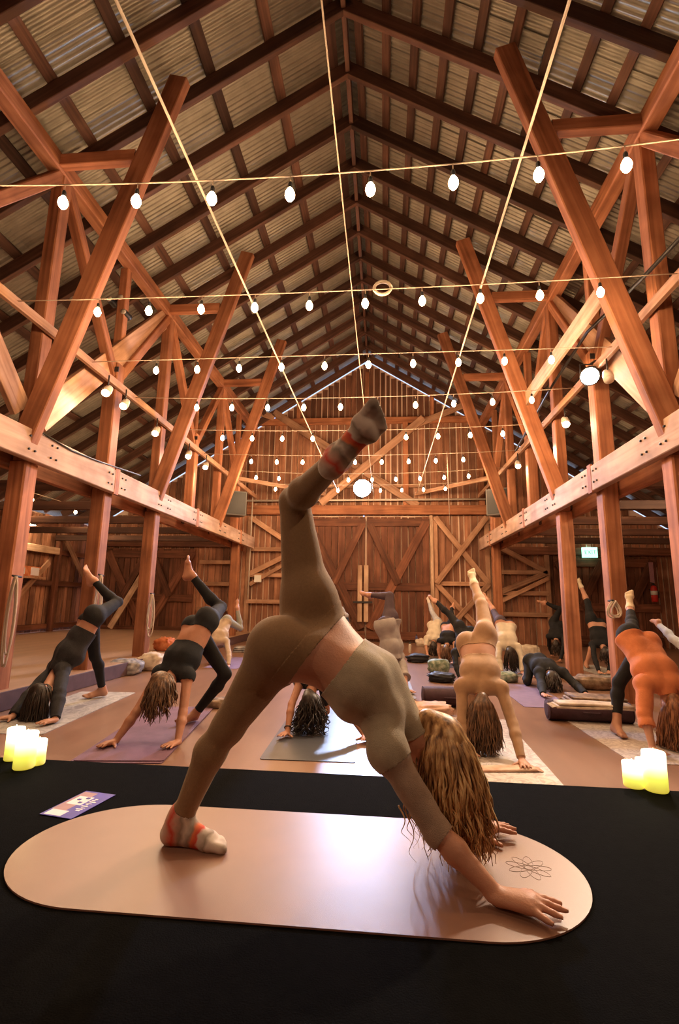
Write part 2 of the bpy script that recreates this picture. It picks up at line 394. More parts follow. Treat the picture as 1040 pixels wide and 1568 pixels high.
# ---- the timber frame
tf = empty('timber_frame', (0, 0, 0)); tag(tf, 'reddish heavy timber frame of posts, struts, braces and long side beams', kind='structure')
PX = {-1: -4.36, 1: 3.14}; PLZ = 6.92
bents = [2.0, 5.35, 8.70, 12.05]; mids = [3.67, 7.02, 10.37, 13.72]
fb = lambda s, x: (PX[s]+s*x)
for s in (-1, 1):
    base = .2 if s < 0 else 0.0
    bx = XL+.06-.0 if s < 0 else XR-.06
    for k, (ya, yb) in enumerate(((YF, 1.2), (1.2, 6.9), (6.9, 15.2))):
        bar('side_beam', (bx, ya, 3.0), (bx, yb, 3.0), .11, .36, 'beam_wood', tf)
        bar('ledger', (PX[s]+s*.17, ya, 2.86), (PX[s]+s*.17, yb, 2.86), .09, .24, 'frame_wood', tf)
    for ya, yb in ((YF, 2.0), (2.0, 8.7), (8.7, 15.4)):
        bar('purlin_plate', (PX[s], ya, PLZ), (PX[s], yb, PLZ), .2, .24, 'frame_wood', tf)
        if yb > 2.5: bar('rail', (PX[s]-s*.15, ya, 4.55), (PX[s]-s*.15, yb, 4.55), .06, .12, 'brace_wood', tf)
    for y in [2.0, 3.67, 5.35, 7.02, 8.70]+[14.0]:
        bar('post', (PX[s], y, base), (PX[s], y, 2.82 if y in bents else 4.95 if y in mids else 4.3), .22, .22, 'frame_wood', tf)
    for y in bents:
        bar('upper_post', (PX[s], y, 2.83), (PX[s], y, PLZ-.12), .19, .17, 'frame_wood', tf)
        bar('strut', (PX[s]-s*.10, y-.16, 3.05), (PX[s]-s*1.62, y-.16, on_roof(PX[s]-s*1.62, y, .3).z), .13, .26, 'frame_wood', tf, up=(1, 0, 0))
        bar('collar_tie', (PX[s]+s*.1, y-.16, PLZ), (PX[s]-s*1.12, y-.16, PLZ), .12, .17, 'frame_wood', tf)
    for y in mids[2:]: bar('post', (PX[s], y, 3.0), (PX[s], y, 4.95), .2, .2, 'frame_wood', tf)
    for y in mids:
        bar('upper_post', (PX[s]+s*.08, y+.16, 4.6), (PX[s]+s*.08, y+.16, PLZ-.12), .14, .14, 'frame_wood', tf)
        for dy in (-1, 1):
            bar('knee_brace', (PX[s], y+dy*.06, 4.75), (PX[s], y+dy*1.6, PLZ-.12), .15, .15, 'frame_wood', tf, up=(1, 0, 0))
        bar('collar', (PX[s]-.14, y-.13, 4.82), (PX[s]+.14, y-.13, 4.82), .02, .08, 'black_metal', tf)
    # long diagonal planks from the foot of the near strut
    bar('wind_brace', (PX[s]+s*.02, 5.5, 3.45), (PX[s]+s*.02, 8.55, 6.75), .36, .07, 'brace_wood', tf, up=(1, 0, 0))
    bar('wind_brace', (PX[s]+s*.02, 5.2, 3.45), (PX[s]+s*.02, 2.1, 6.75), .30, .07, 'brace_wood', tf, up=(1, 0, 0))
    # aisle: tie to outer wall and its brace
    for y in bents+mids[1:]:
        xo = WL+.1 if s < 0 else WR-.1
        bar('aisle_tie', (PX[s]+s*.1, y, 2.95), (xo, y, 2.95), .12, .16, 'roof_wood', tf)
    # dark notch blocks where posts pass the side beam
    for y in mids: bar('notch_block', (bx-s*.045, y, 2.80), (bx-s*.045, y, 3.21), .12, .03, 'frame_wood', tf, up=(1, 0, 0))
    bolts = []
    for y in bents+mids:
        for dy in (-.24, -.14, .14, .24):
            for z in (2.93, 3.09):
                xx = bx-s*.055
                bolts.append(([(xx, y+dy, z), (xx-s*.016, y+dy, z)], .014))
    tag(tubes('bolt_heads', bolts, 'black_metal', tf, 6), kind='stuff')
bar('hung_plank', (2.55, 5.4, 4.86), (2.55, 8.62, 4.86), .05, .26, 'pale_wood', tf)
bar('cross_rail', (PX[-1], 13.5, 4.72), (-1.9, 15.3, 4.62), .07, .12, 'brace_wood', tf)
bar('cross_rail', (PX[1], 13.5, 4.72), (1.0, 15.3, 4.62), .07, .12, 'brace_wood', tf)

cp = [at(1060, 345, X=2.85), at(985, 425, X=2.85), at(900, 508, X=2.85), at(846, 590, X=2.85), at(790, 690, X=2.85)]
tubes('conduit', [(np.array([tuple(v) for v in cp]), .022)], 'black_metal', tf, 8)
cp = [at(60, 660, X=-4.12), at(110, 690, X=-4.12), at(150, 706, X=-4.12), at(215, 728, X=-4.12)]
tubes('cable', [(np.array([tuple(v) for v in cp]), .012)], 'black_metal', tf, 6)
# ================================================================ festoon lights, cords, spots, flood lamp
def prof_mesh(name, prof, mat, n=12):
    o = lathe(name, prof, mat, None, n); me = o.data; bpy.data.objects.remove(o); return me
bulb_me = prof_mesh('bulb', [(.007, -.112), (.019, -.107), (.031, -.09), (.038, -.068), (.035, -.046), (.025, -.024), (.014, -.005)], 'bulb_glass', 12)
sock_me = prof_mesh('socket', [(.012, -.012), (.017, -.008), (.017, .03), (.012, .045), (.004, .05)], 'black_metal', 10)
bulb_light = bpy.data.lights.new('bulb_light', 'POINT'); bulb_light.color = BULB_COL; bulb_light.energy = BULB_W; bulb_light.shadow_soft_size = .035
def festoon(pts, bulbs, label, group, drop=.05):
    """a wire through pts with bulbs hanging below; one thing: cable, bulbs (> socket)"""
    root = empty('string_light', tuple(pts[0])); tag(root, label, 'string light', group)
    tubes('cable', [(pts-np.array(pts[0]), .006)], 'cord', root, 5)
    drops = []
    for b in bulbs:
        b = np.array(b)
        loc = b-np.array(pts[0])
        o = link('bulb', bulb_me, root, tuple(loc)); s = link('socket', sock_me, o)
        drops.append(([loc+[0, 0, .05], loc+[0, 0, drop+.045]], .004))
        l = bpy.data.objects.new('bulb_light', bulb_light); COL.objects.link(l); l.parent = o; l.location = (0, 0, -.14)
    tag(tubes('drop_wires', drops, 'cord', root, 4), kind='stuff')
rows = [  # depth, bulb height, first bulb x, count, wording
    (3.10, 4.32, -3.10, 10, 'nearest row of warm bulbs strung across the barn, lowest edge of the dark roof'),
    (4.70, 4.46, -3.20, 10, 'second row of warm bulbs from the front, crossing below the ring hook'),
    (6.15, 4.50, -3.21, 10, 'third row of warm bulbs from the front, above the raised foot'),
    (7.40, 4.42, -3.10, 10, 'fourth row of warm bulbs from the front, level with the raised toes'),
    (8.95, 4.42, -3.18, 10, 'fifth row of warm bulbs from the front, level with the raised ankle'),
    (10.6, 4.42, -3.05, 9, 'sixth row of warm bulbs from the front, beside the raised shin'),
    (12.0, 4.36, -3.30, 10, 'seventh row of warm bulbs, just over the white flood lamp'),
    (13.4, 4.40, -3.10, 9, 'farthest row of warm bulbs, in front of the plank end wall'),]
for Y, z, x0, n, lab in rows:
    xs = [x0+.6*k for k in range(n)]
    pts = sag((PX[-1]+.18, Y, 4.56), (PX[1]-.18, Y, 4.56), max(0, 4.56-z-.06), 26)
    f = lambda x: np.interp(x, pts[:, 0], pts[:, 2])
    festoon(pts, [(x, Y, f(x)-.10) for x in xs if x < PX[1]-.3], 'festoon cable, '+lab if False else lab, 'rows of festoon bulbs across the barn', .05)
for X, z, ys, lab in ((-6.3, 3.95, [7.6, 9.3, 11.0, 12.7], 'bulbs strung along the left aisle next to the posts'), (-8.0, 3.45, [8.6, 10.2, 11.8, 13.4], 'bulbs strung along the left aisle next to the wall'),
                      (5.2, 4.1, [6.0, 8.0, 10.0, 12.0], 'bulbs strung along the right aisle')):
    pts = np.array([(X, y, z+.1) for y in np.linspace(3, 15.4, 12)])
    festoon(pts, [(X, y, z) for y in ys], lab, 'bulbs along the aisles', .05)
for x0, x1, lab in ((-1.56, -1.44, 'pale cord running the length of the barn, left of the ridge'), (-.36, -.34, 'thin cord running the length of the barn under the ridge'), (1.04, 1.04, 'pale cord running the length of the barn, right of the ridge')):
    tag(tubes('support_cord', [(sag((x0, YF+.05, 4.62), (x1, YB-.02, 4.62), .03, 20), .010 if x0 != -.36 else .006)], 'rope', None, 6), lab, 'cord', 'support cords')
tag(tubes('hanging_cord', [([(at(688, 590, Y=10).x, 10.62, 4.55), (at(690, 590, Y=10).x, 10.62, 2.9)], .008)], 'cord'), 'thin cord hanging straight down right of the flood lamp', 'cord')

def can_light(loc, aim, lamp, label, ref=None):
    root = empty('can_spotlight', loc); tag(root, label, 'spotlight', 'can spotlights on the side rails')
    d = Vector(aim).normalized(); q = Vector((0, 0, -1)).rotation_difference(d).to_matrix().to_4x4()
    body = lathe('housing', [(.035, .10), (.055, .09), (.065, .0), (.066, -.11), (.058, -.11)], 'white_metal', root, 16); body.matrix_local = q
    lens = lathe('lens', [(.002, -.111), (.055, -.111), (.055, -.117), (.002, -.117)], 'spot_glass' if lamp else 'white_metal', body, 16)
    br = tubes('bracket', [([(0, 0, .05), (0, 0, .24)], .012)], 'black_metal', root, 6)
    if lamp:
        ld = bpy.data.lights.new('can_lamp', 'SPOT'); ld.energy = lamp; ld.color = (1, .72, .46); ld.spot_size = math.radians(100); ld.spot_blend = .6; ld.shadow_soft_size = .05
        lo = bpy.data.objects.new('can_lamp', ld); COL.objects.link(lo); lo.parent = body; lo.location = (0, 0, -.175)
zc = 4.28
for loc, aim, lamp, lab in [
    ((-4.12, 7.0, zc), (.25, -1, -1), SPOT_W, 'white can spotlight beside the second left post, nearer one'),
    ((-4.12, 6.5, zc-.0), (.25, -1, -1), SPOT_W, 'white can spotlight hung left of the second left post'),
    ((-4.12, 8.1, zc-.06), (.25, -1, -1), SPOT_W, 'white can spotlight in front of the third left post'),
    ((-4.12, 9.6, zc-.04), (.25, -1, -1), SPOT_W, 'white can spotlight by the fourth left post, first of a pair'),
    ((-4.12, 10.6, zc), (.25, -1, -1), SPOT_W, 'white can spotlight by the fourth left post, second of a pair'),
    ((2.95, 6.30, zc-.05), (-.25, -.8, -1), 0, 'unlit off-white can spotlight right of the bright spotlight'),
    ((2.95, 7.85, zc-.1), (-.25, -1, -1), SPOT_W, 'white can spotlight left of the bright spotlight on the right rail'),
    ((2.95, 10.7, zc), (-.25, -1, -1), SPOT_W, 'small white can spotlight at the far end of the right rail'),
    ((2.95, 9.25, zc-.05), (-.25, -1, -1), SPOT_W, 'small white can spotlight second from the far end of the right rail')]:
    can_light(loc, aim, lamp, lab)
# the bright spotlight facing the stage
root = empty('stage_spotlight', at(905, 574, Y=6.75)); tag(root, 'bright spotlight on the right rail shining at the stage', 'spotlight')
aim = (Vector((-.4, 1.7, .6))-root.location).normalized(); qm = Vector((0, 0, -1)).rotation_difference(aim).to_matrix().to_4x4()
hb = lathe('housing', [(.06, .16), (.11, .12), (.13, .0), (.135, -.10), (.12, -.10)], 'black_metal', root, 20); hb.matrix_local = qm
lathe('lens', [(.002, -.101), (.116, -.101), (.116, -.110), (.002, -.110)], 'spot_bright', hb, 20)
tubes('yoke', [([(-.14, 0, 0), (-.14, 0, .16), (.14, 0, .16), (.14, 0, 0)], .012), ([(0, 0, .16), (.1, .05, .24)], .016)], 'black_metal', root, 6)
ld = bpy.data.lights.new('stage_lamp', 'SPOT'); ld.energy = STAGE_W; ld.color = (1, .80, .60); ld.spot_size = math.radians(70); ld.spot_blend = .5; ld.shadow_soft_size = .11
lo = bpy.data.objects.new('stage_lamp', ld); COL.objects.link(lo); lo.parent = hb; lo.location = (0, 0, -.23)
# box of theatre spots up on the left
root = empty('twin_spotlight', at(180, 462, Y=7.2)); tag(root, 'black twin spotlight clamped high on the second left post', 'spotlight')
for k, (dx, dz) in enumerate(((-.1, 0), (.1, .02), (.18, -.25))):
    b = lathe('lamp_head', [(.04, -.09), (.055, -.06), (.055, .06), (.06, .09), (.05, .09)], 'black_metal', root, 12, (dx, 0, dz), axis='y')
    lathe('lens', [(.002, .0), (.05, .0), (.05, .006), (.002, .006)], 'white_metal', b, 12, (0, -.096, 0), axis='y')
tubes('yoke', [([(-.1, .02, 0), (.0, .05, .08), (.1, .02, .02), (.18, .02, -.2)], .012)], 'black_metal', root)

fl_loc = at(555, 748, Y=15.25)
root = empty('flood_lamp', fl_loc); tag(root, 'bluish white flood lamp glaring above the double door', 'flood lamp')
h = lathe('housing', [(.16, .16), (.26, .12), (.3, 0), (.305, -.03), (.285, -.03)], 'black_metal', root, 24, axis='y')
lathe('lens', [(.002, -.022), (.28, -.031), (.28, -.042), (.002, -.042)], 'flood_glass', h, 24, axis='y')
bar('bracket', fl_loc+Vector((-.04, .1, -.28)), fl_loc+Vector((-.04, .3, -.28)), .08, .04, 'black_metal', root)
bar('bracket', fl_loc+Vector((0, .12, -.28)), fl_loc+Vector((0, .12, 0)), .05, .03, 'black_metal', root)
ld = bpy.data.lights.new('flood', 'SPOT'); ld.energy = FLOOD_W*4; ld.color = (.46, .62, 1); ld.spot_size = math.radians(84); ld.spot_blend = .7; ld.shadow_soft_size = .28
lo = bpy.data.objects.new('flood', ld); COL.objects.link(lo); lo.parent = root; lo.location = (0, -.34, 0); lo.rotation_euler = (math.radians(-74), 0, 0)

for loc, e, lab in (((-3.95, -.6, 4.25), FRONT_FILL_W, 'unseen white can spotlight added as fill over the left side of the stage'), ((2.75, -.6, 4.25), FRONT_FILL_W*.8, 'unseen white can spotlight added as fill over the right side of the stage')):  # two lamps added behind the camera to brighten the instructor from the front
    aim = Vector((-.2, 2.0, .7))-Vector(loc)
    can_light(loc, aim, e, lab)
# ================================================================ figures: one continuous implicit surface per body, clothes cut from it
A = lambda *v: np.array(v, float)
def unit(v):
    v = np.asarray(v, float); return v/(np.linalg.norm(v)+1e-9)
class Body:
    def __init__(s): s.pr = []
    def cone(s, a, b, ra, rb, k=.03, lab='torso', flat=None, q=1.0, sub=False):
        s.pr.append((np.asarray(a, float), np.asarray(b, float), ra, rb, k, lab, None if flat is None else unit(flat), q, sub))
    def ball(s, a, r, k=.03, lab='torso', flat=None, q=1.0, sub=False): s.cone(a, np.asarray(a, float)+1e-5, r, r, k, lab, flat, q, sub)
    @staticmethod
    def dist(p, pr):
        a, b, ra, rb, k, lab, fl_, q, sub = pr
        pa = p-a.astype(p.dtype); ba = (b-a).astype(p.dtype)
        if fl_ is not None:
            f = fl_.astype(p.dtype); pa = pa+(q-1)*(pa@f)[..., None]*f; ba = ba+(q-1)*(ba@f)*f
        t = np.clip((pa@ba)/max(float(ba@ba), 1e-9), 0, 1)
        d = np.linalg.norm(pa-t[..., None]*ba, axis=-1)-(ra+(rb-ra)*t)
        return d, t
    def build(s, vox):
        lo = np.min([np.minimum(p[0]-max(p[2], p[3]), p[1]-max(p[2], p[3])) for p in s.pr if not p[8]], axis=0)-4*vox
        hi = np.max([np.maximum(p[0]+max(p[2], p[3]), p[1]+max(p[2], p[3])) for p in s.pr if not p[8]], axis=0)+4*vox
        n = np.ceil((hi-lo)/vox).astype(int)+1
        D = np.full(n, .5, np.float32)
        ax = [(lo[i]+vox*np.arange(n[i])).astype(np.float32) for i in range(3)]
        for pr in s.pr:
            m = max(pr[2], pr[3])+pr[4]+2.5*vox
            i0 = np.maximum(np.floor((np.minimum(pr[0], pr[1])-m-lo)/vox).astype(int), 0)
            i1 = np.minimum(np.ceil((np.maximum(pr[0], pr[1])+m-lo)/vox).astype(int)+1, n)
            P = np.stack(np.meshgrid(*[ax[j][i0[j]:i1[j]] for j in range(3)], indexing='ij'), -1)
            d, _ = s.dist(P, pr)
            sl = tuple(slice(i0[j], i1[j]) for j in range(3)); E = D[sl]; k = pr[4]
            if pr[8]:
                d = -d; h = np.maximum(k-np.abs(E-d), 0)/k; D[sl] = np.maximum(E, d)+h*h*k*.25
            else:
                h = np.maximum(k-np.abs(E-d), 0)/k; D[sl] = np.minimum(E, d)-h*h*k*.25
        V, F = nets(D)
        s.V = V*vox+lo; s.F = F
        T = np.concatenate([F[:, [0, 1, 2]], F[:, [0, 2, 3]]])
        s.T = T
        nr = np.cross(s.V[T[:, 1]]-s.V[T[:, 0]], s.V[T[:, 2]]-s.V[T[:, 0]])
        Nn = np.zeros_like(s.V)
        for c in range(3): np.add.at(Nn, T[:, c], nr)
        s.N = Nn/(np.linalg.norm(Nn, axis=1)[:, None]+1e-12)
        best = np.full(len(V), 9.0); s.lab = np.zeros(len(V), int); s.t = np.zeros(len(V))
        names = []
        for pr in s.pr:
            if pr[8]: continue
            if pr[5] not in names: names.append(pr[5])
            d, t = s.dist(s.V, pr); w = d < best
            best[w] = d[w]; s.lab[w] = names.index(pr[5]); s.t[w] = t[w]
        s.names = names
        return s
    def isin(s, *labs):
        return np.isin(s.lab, [s.names.index(l) for l in labs if l in s.names])
def nets(D):
    S = D < 0
    c = np.zeros([d-1 for d in D.shape], np.uint8)
    for dx in (0, 1):
        for dy in (0, 1):
            for dz in (0, 1):
                c += S[dx:S.shape[0]-1+dx, dy:S.shape[1]-1+dy, dz:S.shape[2]-1+dz]
    idx = np.argwhere((c > 0) & (c < 8))
    cor = np.array([(i >> 2 & 1, i >> 1 & 1, i & 1) for i in range(8)])
    val = np.stack([D[idx[:, 0]+o[0], idx[:, 1]+o[1], idx[:, 2]+o[2]] for o in cor], 1)
    acc = np.zeros((len(idx), 3)); cnt = np.zeros(len(idx))
    for a in range(8):
        for b in range(a+1, 8):
            if np.abs(cor[a]-cor[b]).sum() != 1: continue
            m = (val[:, a] < 0) != (val[:, b] < 0)
            t = np.where(m, val[:, a]/(val[:, a]-val[:, b]+1e-20), 0)
            acc[m] += cor[a]+t[m, None]*(cor[b]-cor[a]); cnt[m] += 1
    V = idx+acc/cnt[:, None]
    ids = np.full(c.shape, -1, np.int32); ids[tuple(idx.T)] = np.arange(len(idx))
    Fs = []
    for axis in range(3):
        s0 = [slice(None)]*3; s1 = [slice(None)]*3; s0[axis] = slice(0, -1); s1[axis] = slice(1, None)
        e = np.argwhere(S[tuple(s0)] != S[tuple(s1)])
        o1, o2 = [(1, 2), (2, 0), (0, 1)][axis]
        e = e[(e[:, o1] > 0) & (e[:, o2] > 0)]
        u = np.zeros(3, int); u[o1] = 1; v = np.zeros(3, int); v[o2] = 1
        q = [ids[tuple((e-d).T)] for d in (u+v, v, 0*u, u)]
        fl_ = S[tuple(e.T)]
        Q = np.stack(q, 1); Q[~fl_] = Q[~fl_][:, ::-1]; Fs.append(Q)
    F = np.concatenate(Fs); F = F[(F >= 0).all(1)]
    return V, F
def clip(V, T, Nn, g, extra=None):
    """keep the part of a triangle mesh where g < 0"""
    ins = g < 0; cnt = ins[T].sum(1)
    keep = T[cnt == 3]; V2 = list(V[:0]); out = []
    nv = len(V); newV, newN, newE, em = [], [], [], {}
    def cut(a, b):
        key = (a, b) if a < b else (b, a)
        if key not in em:
            t = g[a]/(g[a]-g[b]); em[key] = nv+len(newV)
            newV.append(V[a]+t*(V[b]-V[a])); newN.append(Nn[a]+t*(Nn[b]-Nn[a]))
            if extra is not None: newE.append(extra[a]+t*(extra[b]-extra[a]))
        return em[key]
    for tri in T[(cnt == 1) | (cnt == 2)]:
        a, b, c = tri
        for _ in range(3):
            if ins[a] and not ins[b] and not ins[c]: out.append((a, cut(a, b), cut(a, c))); break
            if ins[a] and ins[b] and not ins[c]:
                x, y = cut(b, c), cut(a, c); out.append((a, b, x)); out.append((a, x, y)); break
            a, b, c = b, c, a
    allT = np.concatenate([keep, np.array(out, int).reshape(-1, 3)])
    AV = np.concatenate([V, np.array(newV).reshape(-1, 3)]); AN = np.concatenate([Nn, np.array(newN).reshape(-1, 3)])
    AE = None if extra is None else np.concatenate([extra, np.array(newE).reshape(-1)])
    used = np.unique(allT); mp = np.full(len(AV), -1); mp[used] = np.arange(len(used))
    return AV[used], mp[allT], AN[used], None if AE is None else AE[used]
def smooth_field(B, g, it=3):
    """relax a field over the mesh so hems run cleanly"""
    e = np.concatenate([B.T[:, [0, 1]], B.T[:, [1, 2]], B.T[:, [2, 0]]])
    for _ in range(it):
        s = np.zeros(len(g)); c = np.zeros(len(g))
        np.add.at(s, e[:, 0], g[e[:, 1]]); np.add.at(c, e[:, 0], 1); g = .4*g+.6*s/np.maximum(c, 1)
    return g
def wrink(P, seed, sc):
    r = np.random.default_rng(seed); o = np.zeros(len(P))
    for _ in range(7):
        d = unit(r.normal(size=3))*r.uniform(.6, 1.6)*sc; o += np.sin(P@d+r.uniform(0, 6.28)+1.3*np.sin(P@(unit(r.normal(size=3))*sc*.5)))
    return o/7
def cloth(name, B, g, off, mat, parent, wr=0.0, wsc=40, extra=None, thick=.003, sm=2):
    g = smooth_field(B, np.clip(g, -.05, .05), sm)
    V, T, Nn, E = clip(B.V, B.T, B.N, g, extra)
    if len(T) == 0: return None
    Nn = Nn/(np.linalg.norm(Nn, axis=1)[:, None]+1e-9)
    w = wr*wrink(V, len(V), wsc) if wr else 0
    V2 = V+Nn*(off+w)[:, None] if wr else V+Nn*off
    # turn the hem in: a rim from the open edge back to the skin
    e = np.sort(np.concatenate([T[:, [0, 1]], T[:, [1, 2]], T[:, [2, 0]]]), axis=1)
    ed = np.concatenate([T[:, [0, 1]], T[:, [1, 2]], T[:, [2, 0]]])
    _, inv, cn = np.unique(e, axis=0, return_inverse=True, return_counts=True)
    bd = ed[cn[inv.ravel()] == 1]
    bi = np.unique(bd); mp = {int(v): len(V2)+i for i, v in enumerate(bi)}
    rim = V[bi]-Nn[bi]*.004
    extraT = []
    for a, b in bd:
        extraT += [(b, a, mp[int(a)]), (b, mp[int(a)], mp[int(b)])]
    AV = np.concatenate([V2, rim]); AT = np.concatenate([T, np.array(extraT, int).reshape(-1, 3)])
    o = mesh(name, AV-np.array(parent.location), AT, mat, parent, True)
    if E is not None:
        at_ = o.data.attributes.new('along', 'FLOAT', 'POINT')
        at_.data.foreach_set('value', np.concatenate([E, E[bi]]).astype(np.float32))
    return o

def hand(B, W, f, up, side, s=1.0, lab='hand', curl=0.0, fat=1.0, spread=1.0):
    """W wrist, f towards the fingers, up = back of hand, side = towards the thumb"""
    f = unit(f); up = unit(up-np.dot(up, f)*np.array(f)); side = unit(side-np.dot(side, f)*f-np.dot(side, up)*up)
    K = lambda x, y, z: W+s*(x*f+y*side+z*up)
    hs_ = [(.026, .020, .070, 12), (.009, .022, .078, 3), (-.009, .020, .072, -6), (-.025, .012, .058, -17)]
    for y, z, ln, an in hs_:
        an = math.radians(an*spread); kx = .088-.25*abs(y-.008)
        k0 = K(kx, y, z-.006)
        B.cone(K(.005, y*.45, .004), k0, .0165*s, .0115*s, .012, lab)
        d1 = math.cos(an)*f+math.sin(an)*side
        p = k0
        dz = [-.10-curl, -.16-curl*1.5, -.10-curl*1.5]; r = [.0098, .0088, .0078, .0062]
        for i, fr in enumerate((.45, .31, .26)):
            q = p+s*ln*fr*unit(d1+dz[i]*up); B.cone(p, q, r[i]*s*fat, r[i+1]*s*fat, .005 if i else .008, lab); p = q
    B.cone(K(-.01, 0, 0), K(.07, 0, .006), .026*s, .034*s, .015, lab, up, 1.75)
    t0, t1, t2, t3 = K(.016, .018, -.002), K(.040, .046, -.005), K(.058, .074, -.008), K(.076, .094, -.010)
    B.cone(t0, t1, .016*s, .0125*s, .012, lab); B.cone(t1, t2, .0115*s*fat, .0105*s*fat, .005, lab); B.cone(t2, t3, .0102*s*fat, .0075*s*fat, .005, lab)
def foot(B, An, f, up, s=1.0, lab='foot', point=0.0, toes=True):
    """An ankle, f towards the toes, up = towards the shin"""
    f = unit(f); up = unit(np.asarray(up)-np.dot(up, f)*f); l = np.cross(f, up)
    K = lambda x, y, z: An+s*(x*f+y*l+z*up)
    B.cone(K(-.035, 0, -.045), K(-.01, 0, .02), .033*s, .033*s, .03, lab)
    B.cone(K(0, 0, -.01), K(.10, .004, -.05), .036*s, .026*s, .03, lab)
    B.cone(K(-.03, 0, -.05), K(.12, 0, -.062), .029*s, .024*s, .025, lab)
    B.cone(K(.115, -.022, -.060), K(.12, .024, -.058), .021*s, .022*s, .02, lab)
    if toes:
        for i, (y, ln, r) in enumerate(((.030, .056, .0145), (.011, .052, .0105), (-.004, .046, .0100), (-.018, .038, .0095), (-.031, .028, .0095))):
            B.cone(K(.115, y*.9, -.058), K(.125+ln, y*1.05, -.066+point*.02), r*1.1*s, r*s, .008, lab)
    else:
        B.cone(K(.115, -.014, -.060), K(.158, -.010, -.066), .019*s, .013*s, .02, lab); B.cone(K(.115, .016, -.060), K(.172, .018, -.066), .019*s, .015*s, .02, lab)
def head(B, C, crown, face, s=1.0):
    c = unit(crown); f = unit(np.asarray(face)-np.dot(face, c)*c); l = np.cross(c, f)
    K = lambda x, y, z: C+s*(x*f+y*l+z*c)
    B.ball(K(-.012, 0, .03), .086*s, .03, 'head'); B.ball(K(-.03, 0, .02), .082*s, .03, 'head')
    B.cone(K(.03, 0, .0), K(.05, 0, -.085), .066*s, .034*s, .03, 'head')
    B.cone(K(.01, .04, -.03), K(.04, .025, -.075), .036*s, .025*s, .02, 'head'); B.cone(K(.01, -.04, -.03), K(.04, -.025, -.075), .036*s, .025*s, .02, 'head')
    for y in (-1, 1):
        B.ball(K(.092, y*.032, .010), .017*s, .012, 'head', sub=True)
        B.ball(K(.072, y*.032, .008), .015*s, .006, 'head')
        B.cone(K(.086, y*.014, .026), K(.076, y*.048, .024), .006*s, .005*s, .012, 'head')
        B.ball(K(.058, y*.042, -.025), .022*s, .02, 'head')
        B.cone(K(-.012, y*.082, .014), K(-.004, y*.080, -.022), .019*s, .012*s, .008, 'head', l, 2.2)
    B.cone(K(.094, 0, .008), K(.112, 0, -.028), .008*s, .0125*s, .01, 'head'); B.ball(K(.1, .011, -.03), .008*s, .006, 'head'); B.ball(K(.1, -.011, -.03), .008*s, .006, 'head')
    B.cone(K(.088, -.016, -.053), K(.088, .016, -.053), .0065*s, .0065*s, .006, 'head'); B.cone(K(.086, -.013, -.063), K(.086, .013, -.063), .0075*s, .0075*s, .006, 'head')
    B.ball(K(.078, 0, -.088), .016*s, .015, 'head')
    return c, f, l
def hair_strands(name, C, crown, face, length, mat, parent, n=90, s=1.0, spread=.05, down=(0, 0, -1), floor=None, seed=1, wave=.012, r0=.006, cap=True, bias=(0, 0, 0)):
    """locks rooted over the scalp that fall with gravity"""
    r = np.random.default_rng(seed)
    c = unit(crown); f = unit(np.asarray(face)-np.dot(face, c)*c); l = np.cross(c, f); C = np.asarray(C, float)
    dn = unit(down); paths = []; tries = 0
    while len(paths) < n and tries < n*20:
        tries += 1
        d = unit(r.normal(size=3))
        x, z = d@f, d@c
        if z < (-.85 if x < -.3 else -.75 if x < .15 else -.5) or (x > .35 and z < .62): continue
        root = C+s*(-.015*f+.025*c)+.089*s*d
        ln = length*r.uniform(.72, 1.05); m = 12
        p = root.copy(); v = unit(d*.8+dn*.6+c*.2); pts = [p]
        ph = r.uniform(0, 6.28); wv = wave*r.uniform(.4, 1.4); sd = unit(np.cross(dn, r.normal(size=3)))
        out = unit(d-(d@dn)*dn+1e-6)*spread*r.uniform(.2, 1.2)+np.array(bias)
        for i in range(m):
            v = unit(v*.55+(dn+out*(1 if i < 5 else .5))*.45); p = p+v*ln/m
            q = p+sd*wv*math.sin(ph+i*1.15)*(i/m)
            # keep outside the skull
            cc = C+s*(-.015*f+.02*c); dv = q-cc; dl = np.linalg.norm(dv)
            if dl < .094*s: q = cc+dv/dl*.094*s; p = q.copy()
            if floor is not None and q[2] < floor+.01: q[2] = floor+.01
            pts.append(q)
        k = np.linspace(0, 1, len(pts)); rad = s*r0*r.uniform(.7, 1.25)*(1.15-.2*k)*np.where(k > .75, 1-(k-.75)*3.4, 1)
        paths.append((np.array(pts)-np.array(parent.location), np.maximum(rad, .001)))
    o = tubes(name, paths, mat, parent, 4)
    if cap:
        Bc = Body(); Bc.ball(C+s*(-.02*f+.032*c), .092*s, .02, 'h'); Bc.ball(C+s*(-.045*f+.01*c), .083*s, .02, 'h')
        Bc.cone(C+s*(-.045*f+.0*c), C+s*(-.06*f-.06*c), .07*s, .05*s, .03, 'h')
        Bc.build(.012)
        keep = ((Bc.V-C)@f > .055*s) & ((Bc.V-C)@c < .085*s)
        g = np.where(keep, .02, -.02)
        V2, T2, N2, _ = clip(Bc.V, Bc.T, Bc.N, smooth_field(Bc, g.astype(float), 2))
        mesh('scalp_hair', V2-np.array(parent.location), T2, mat, o, True)
    return o

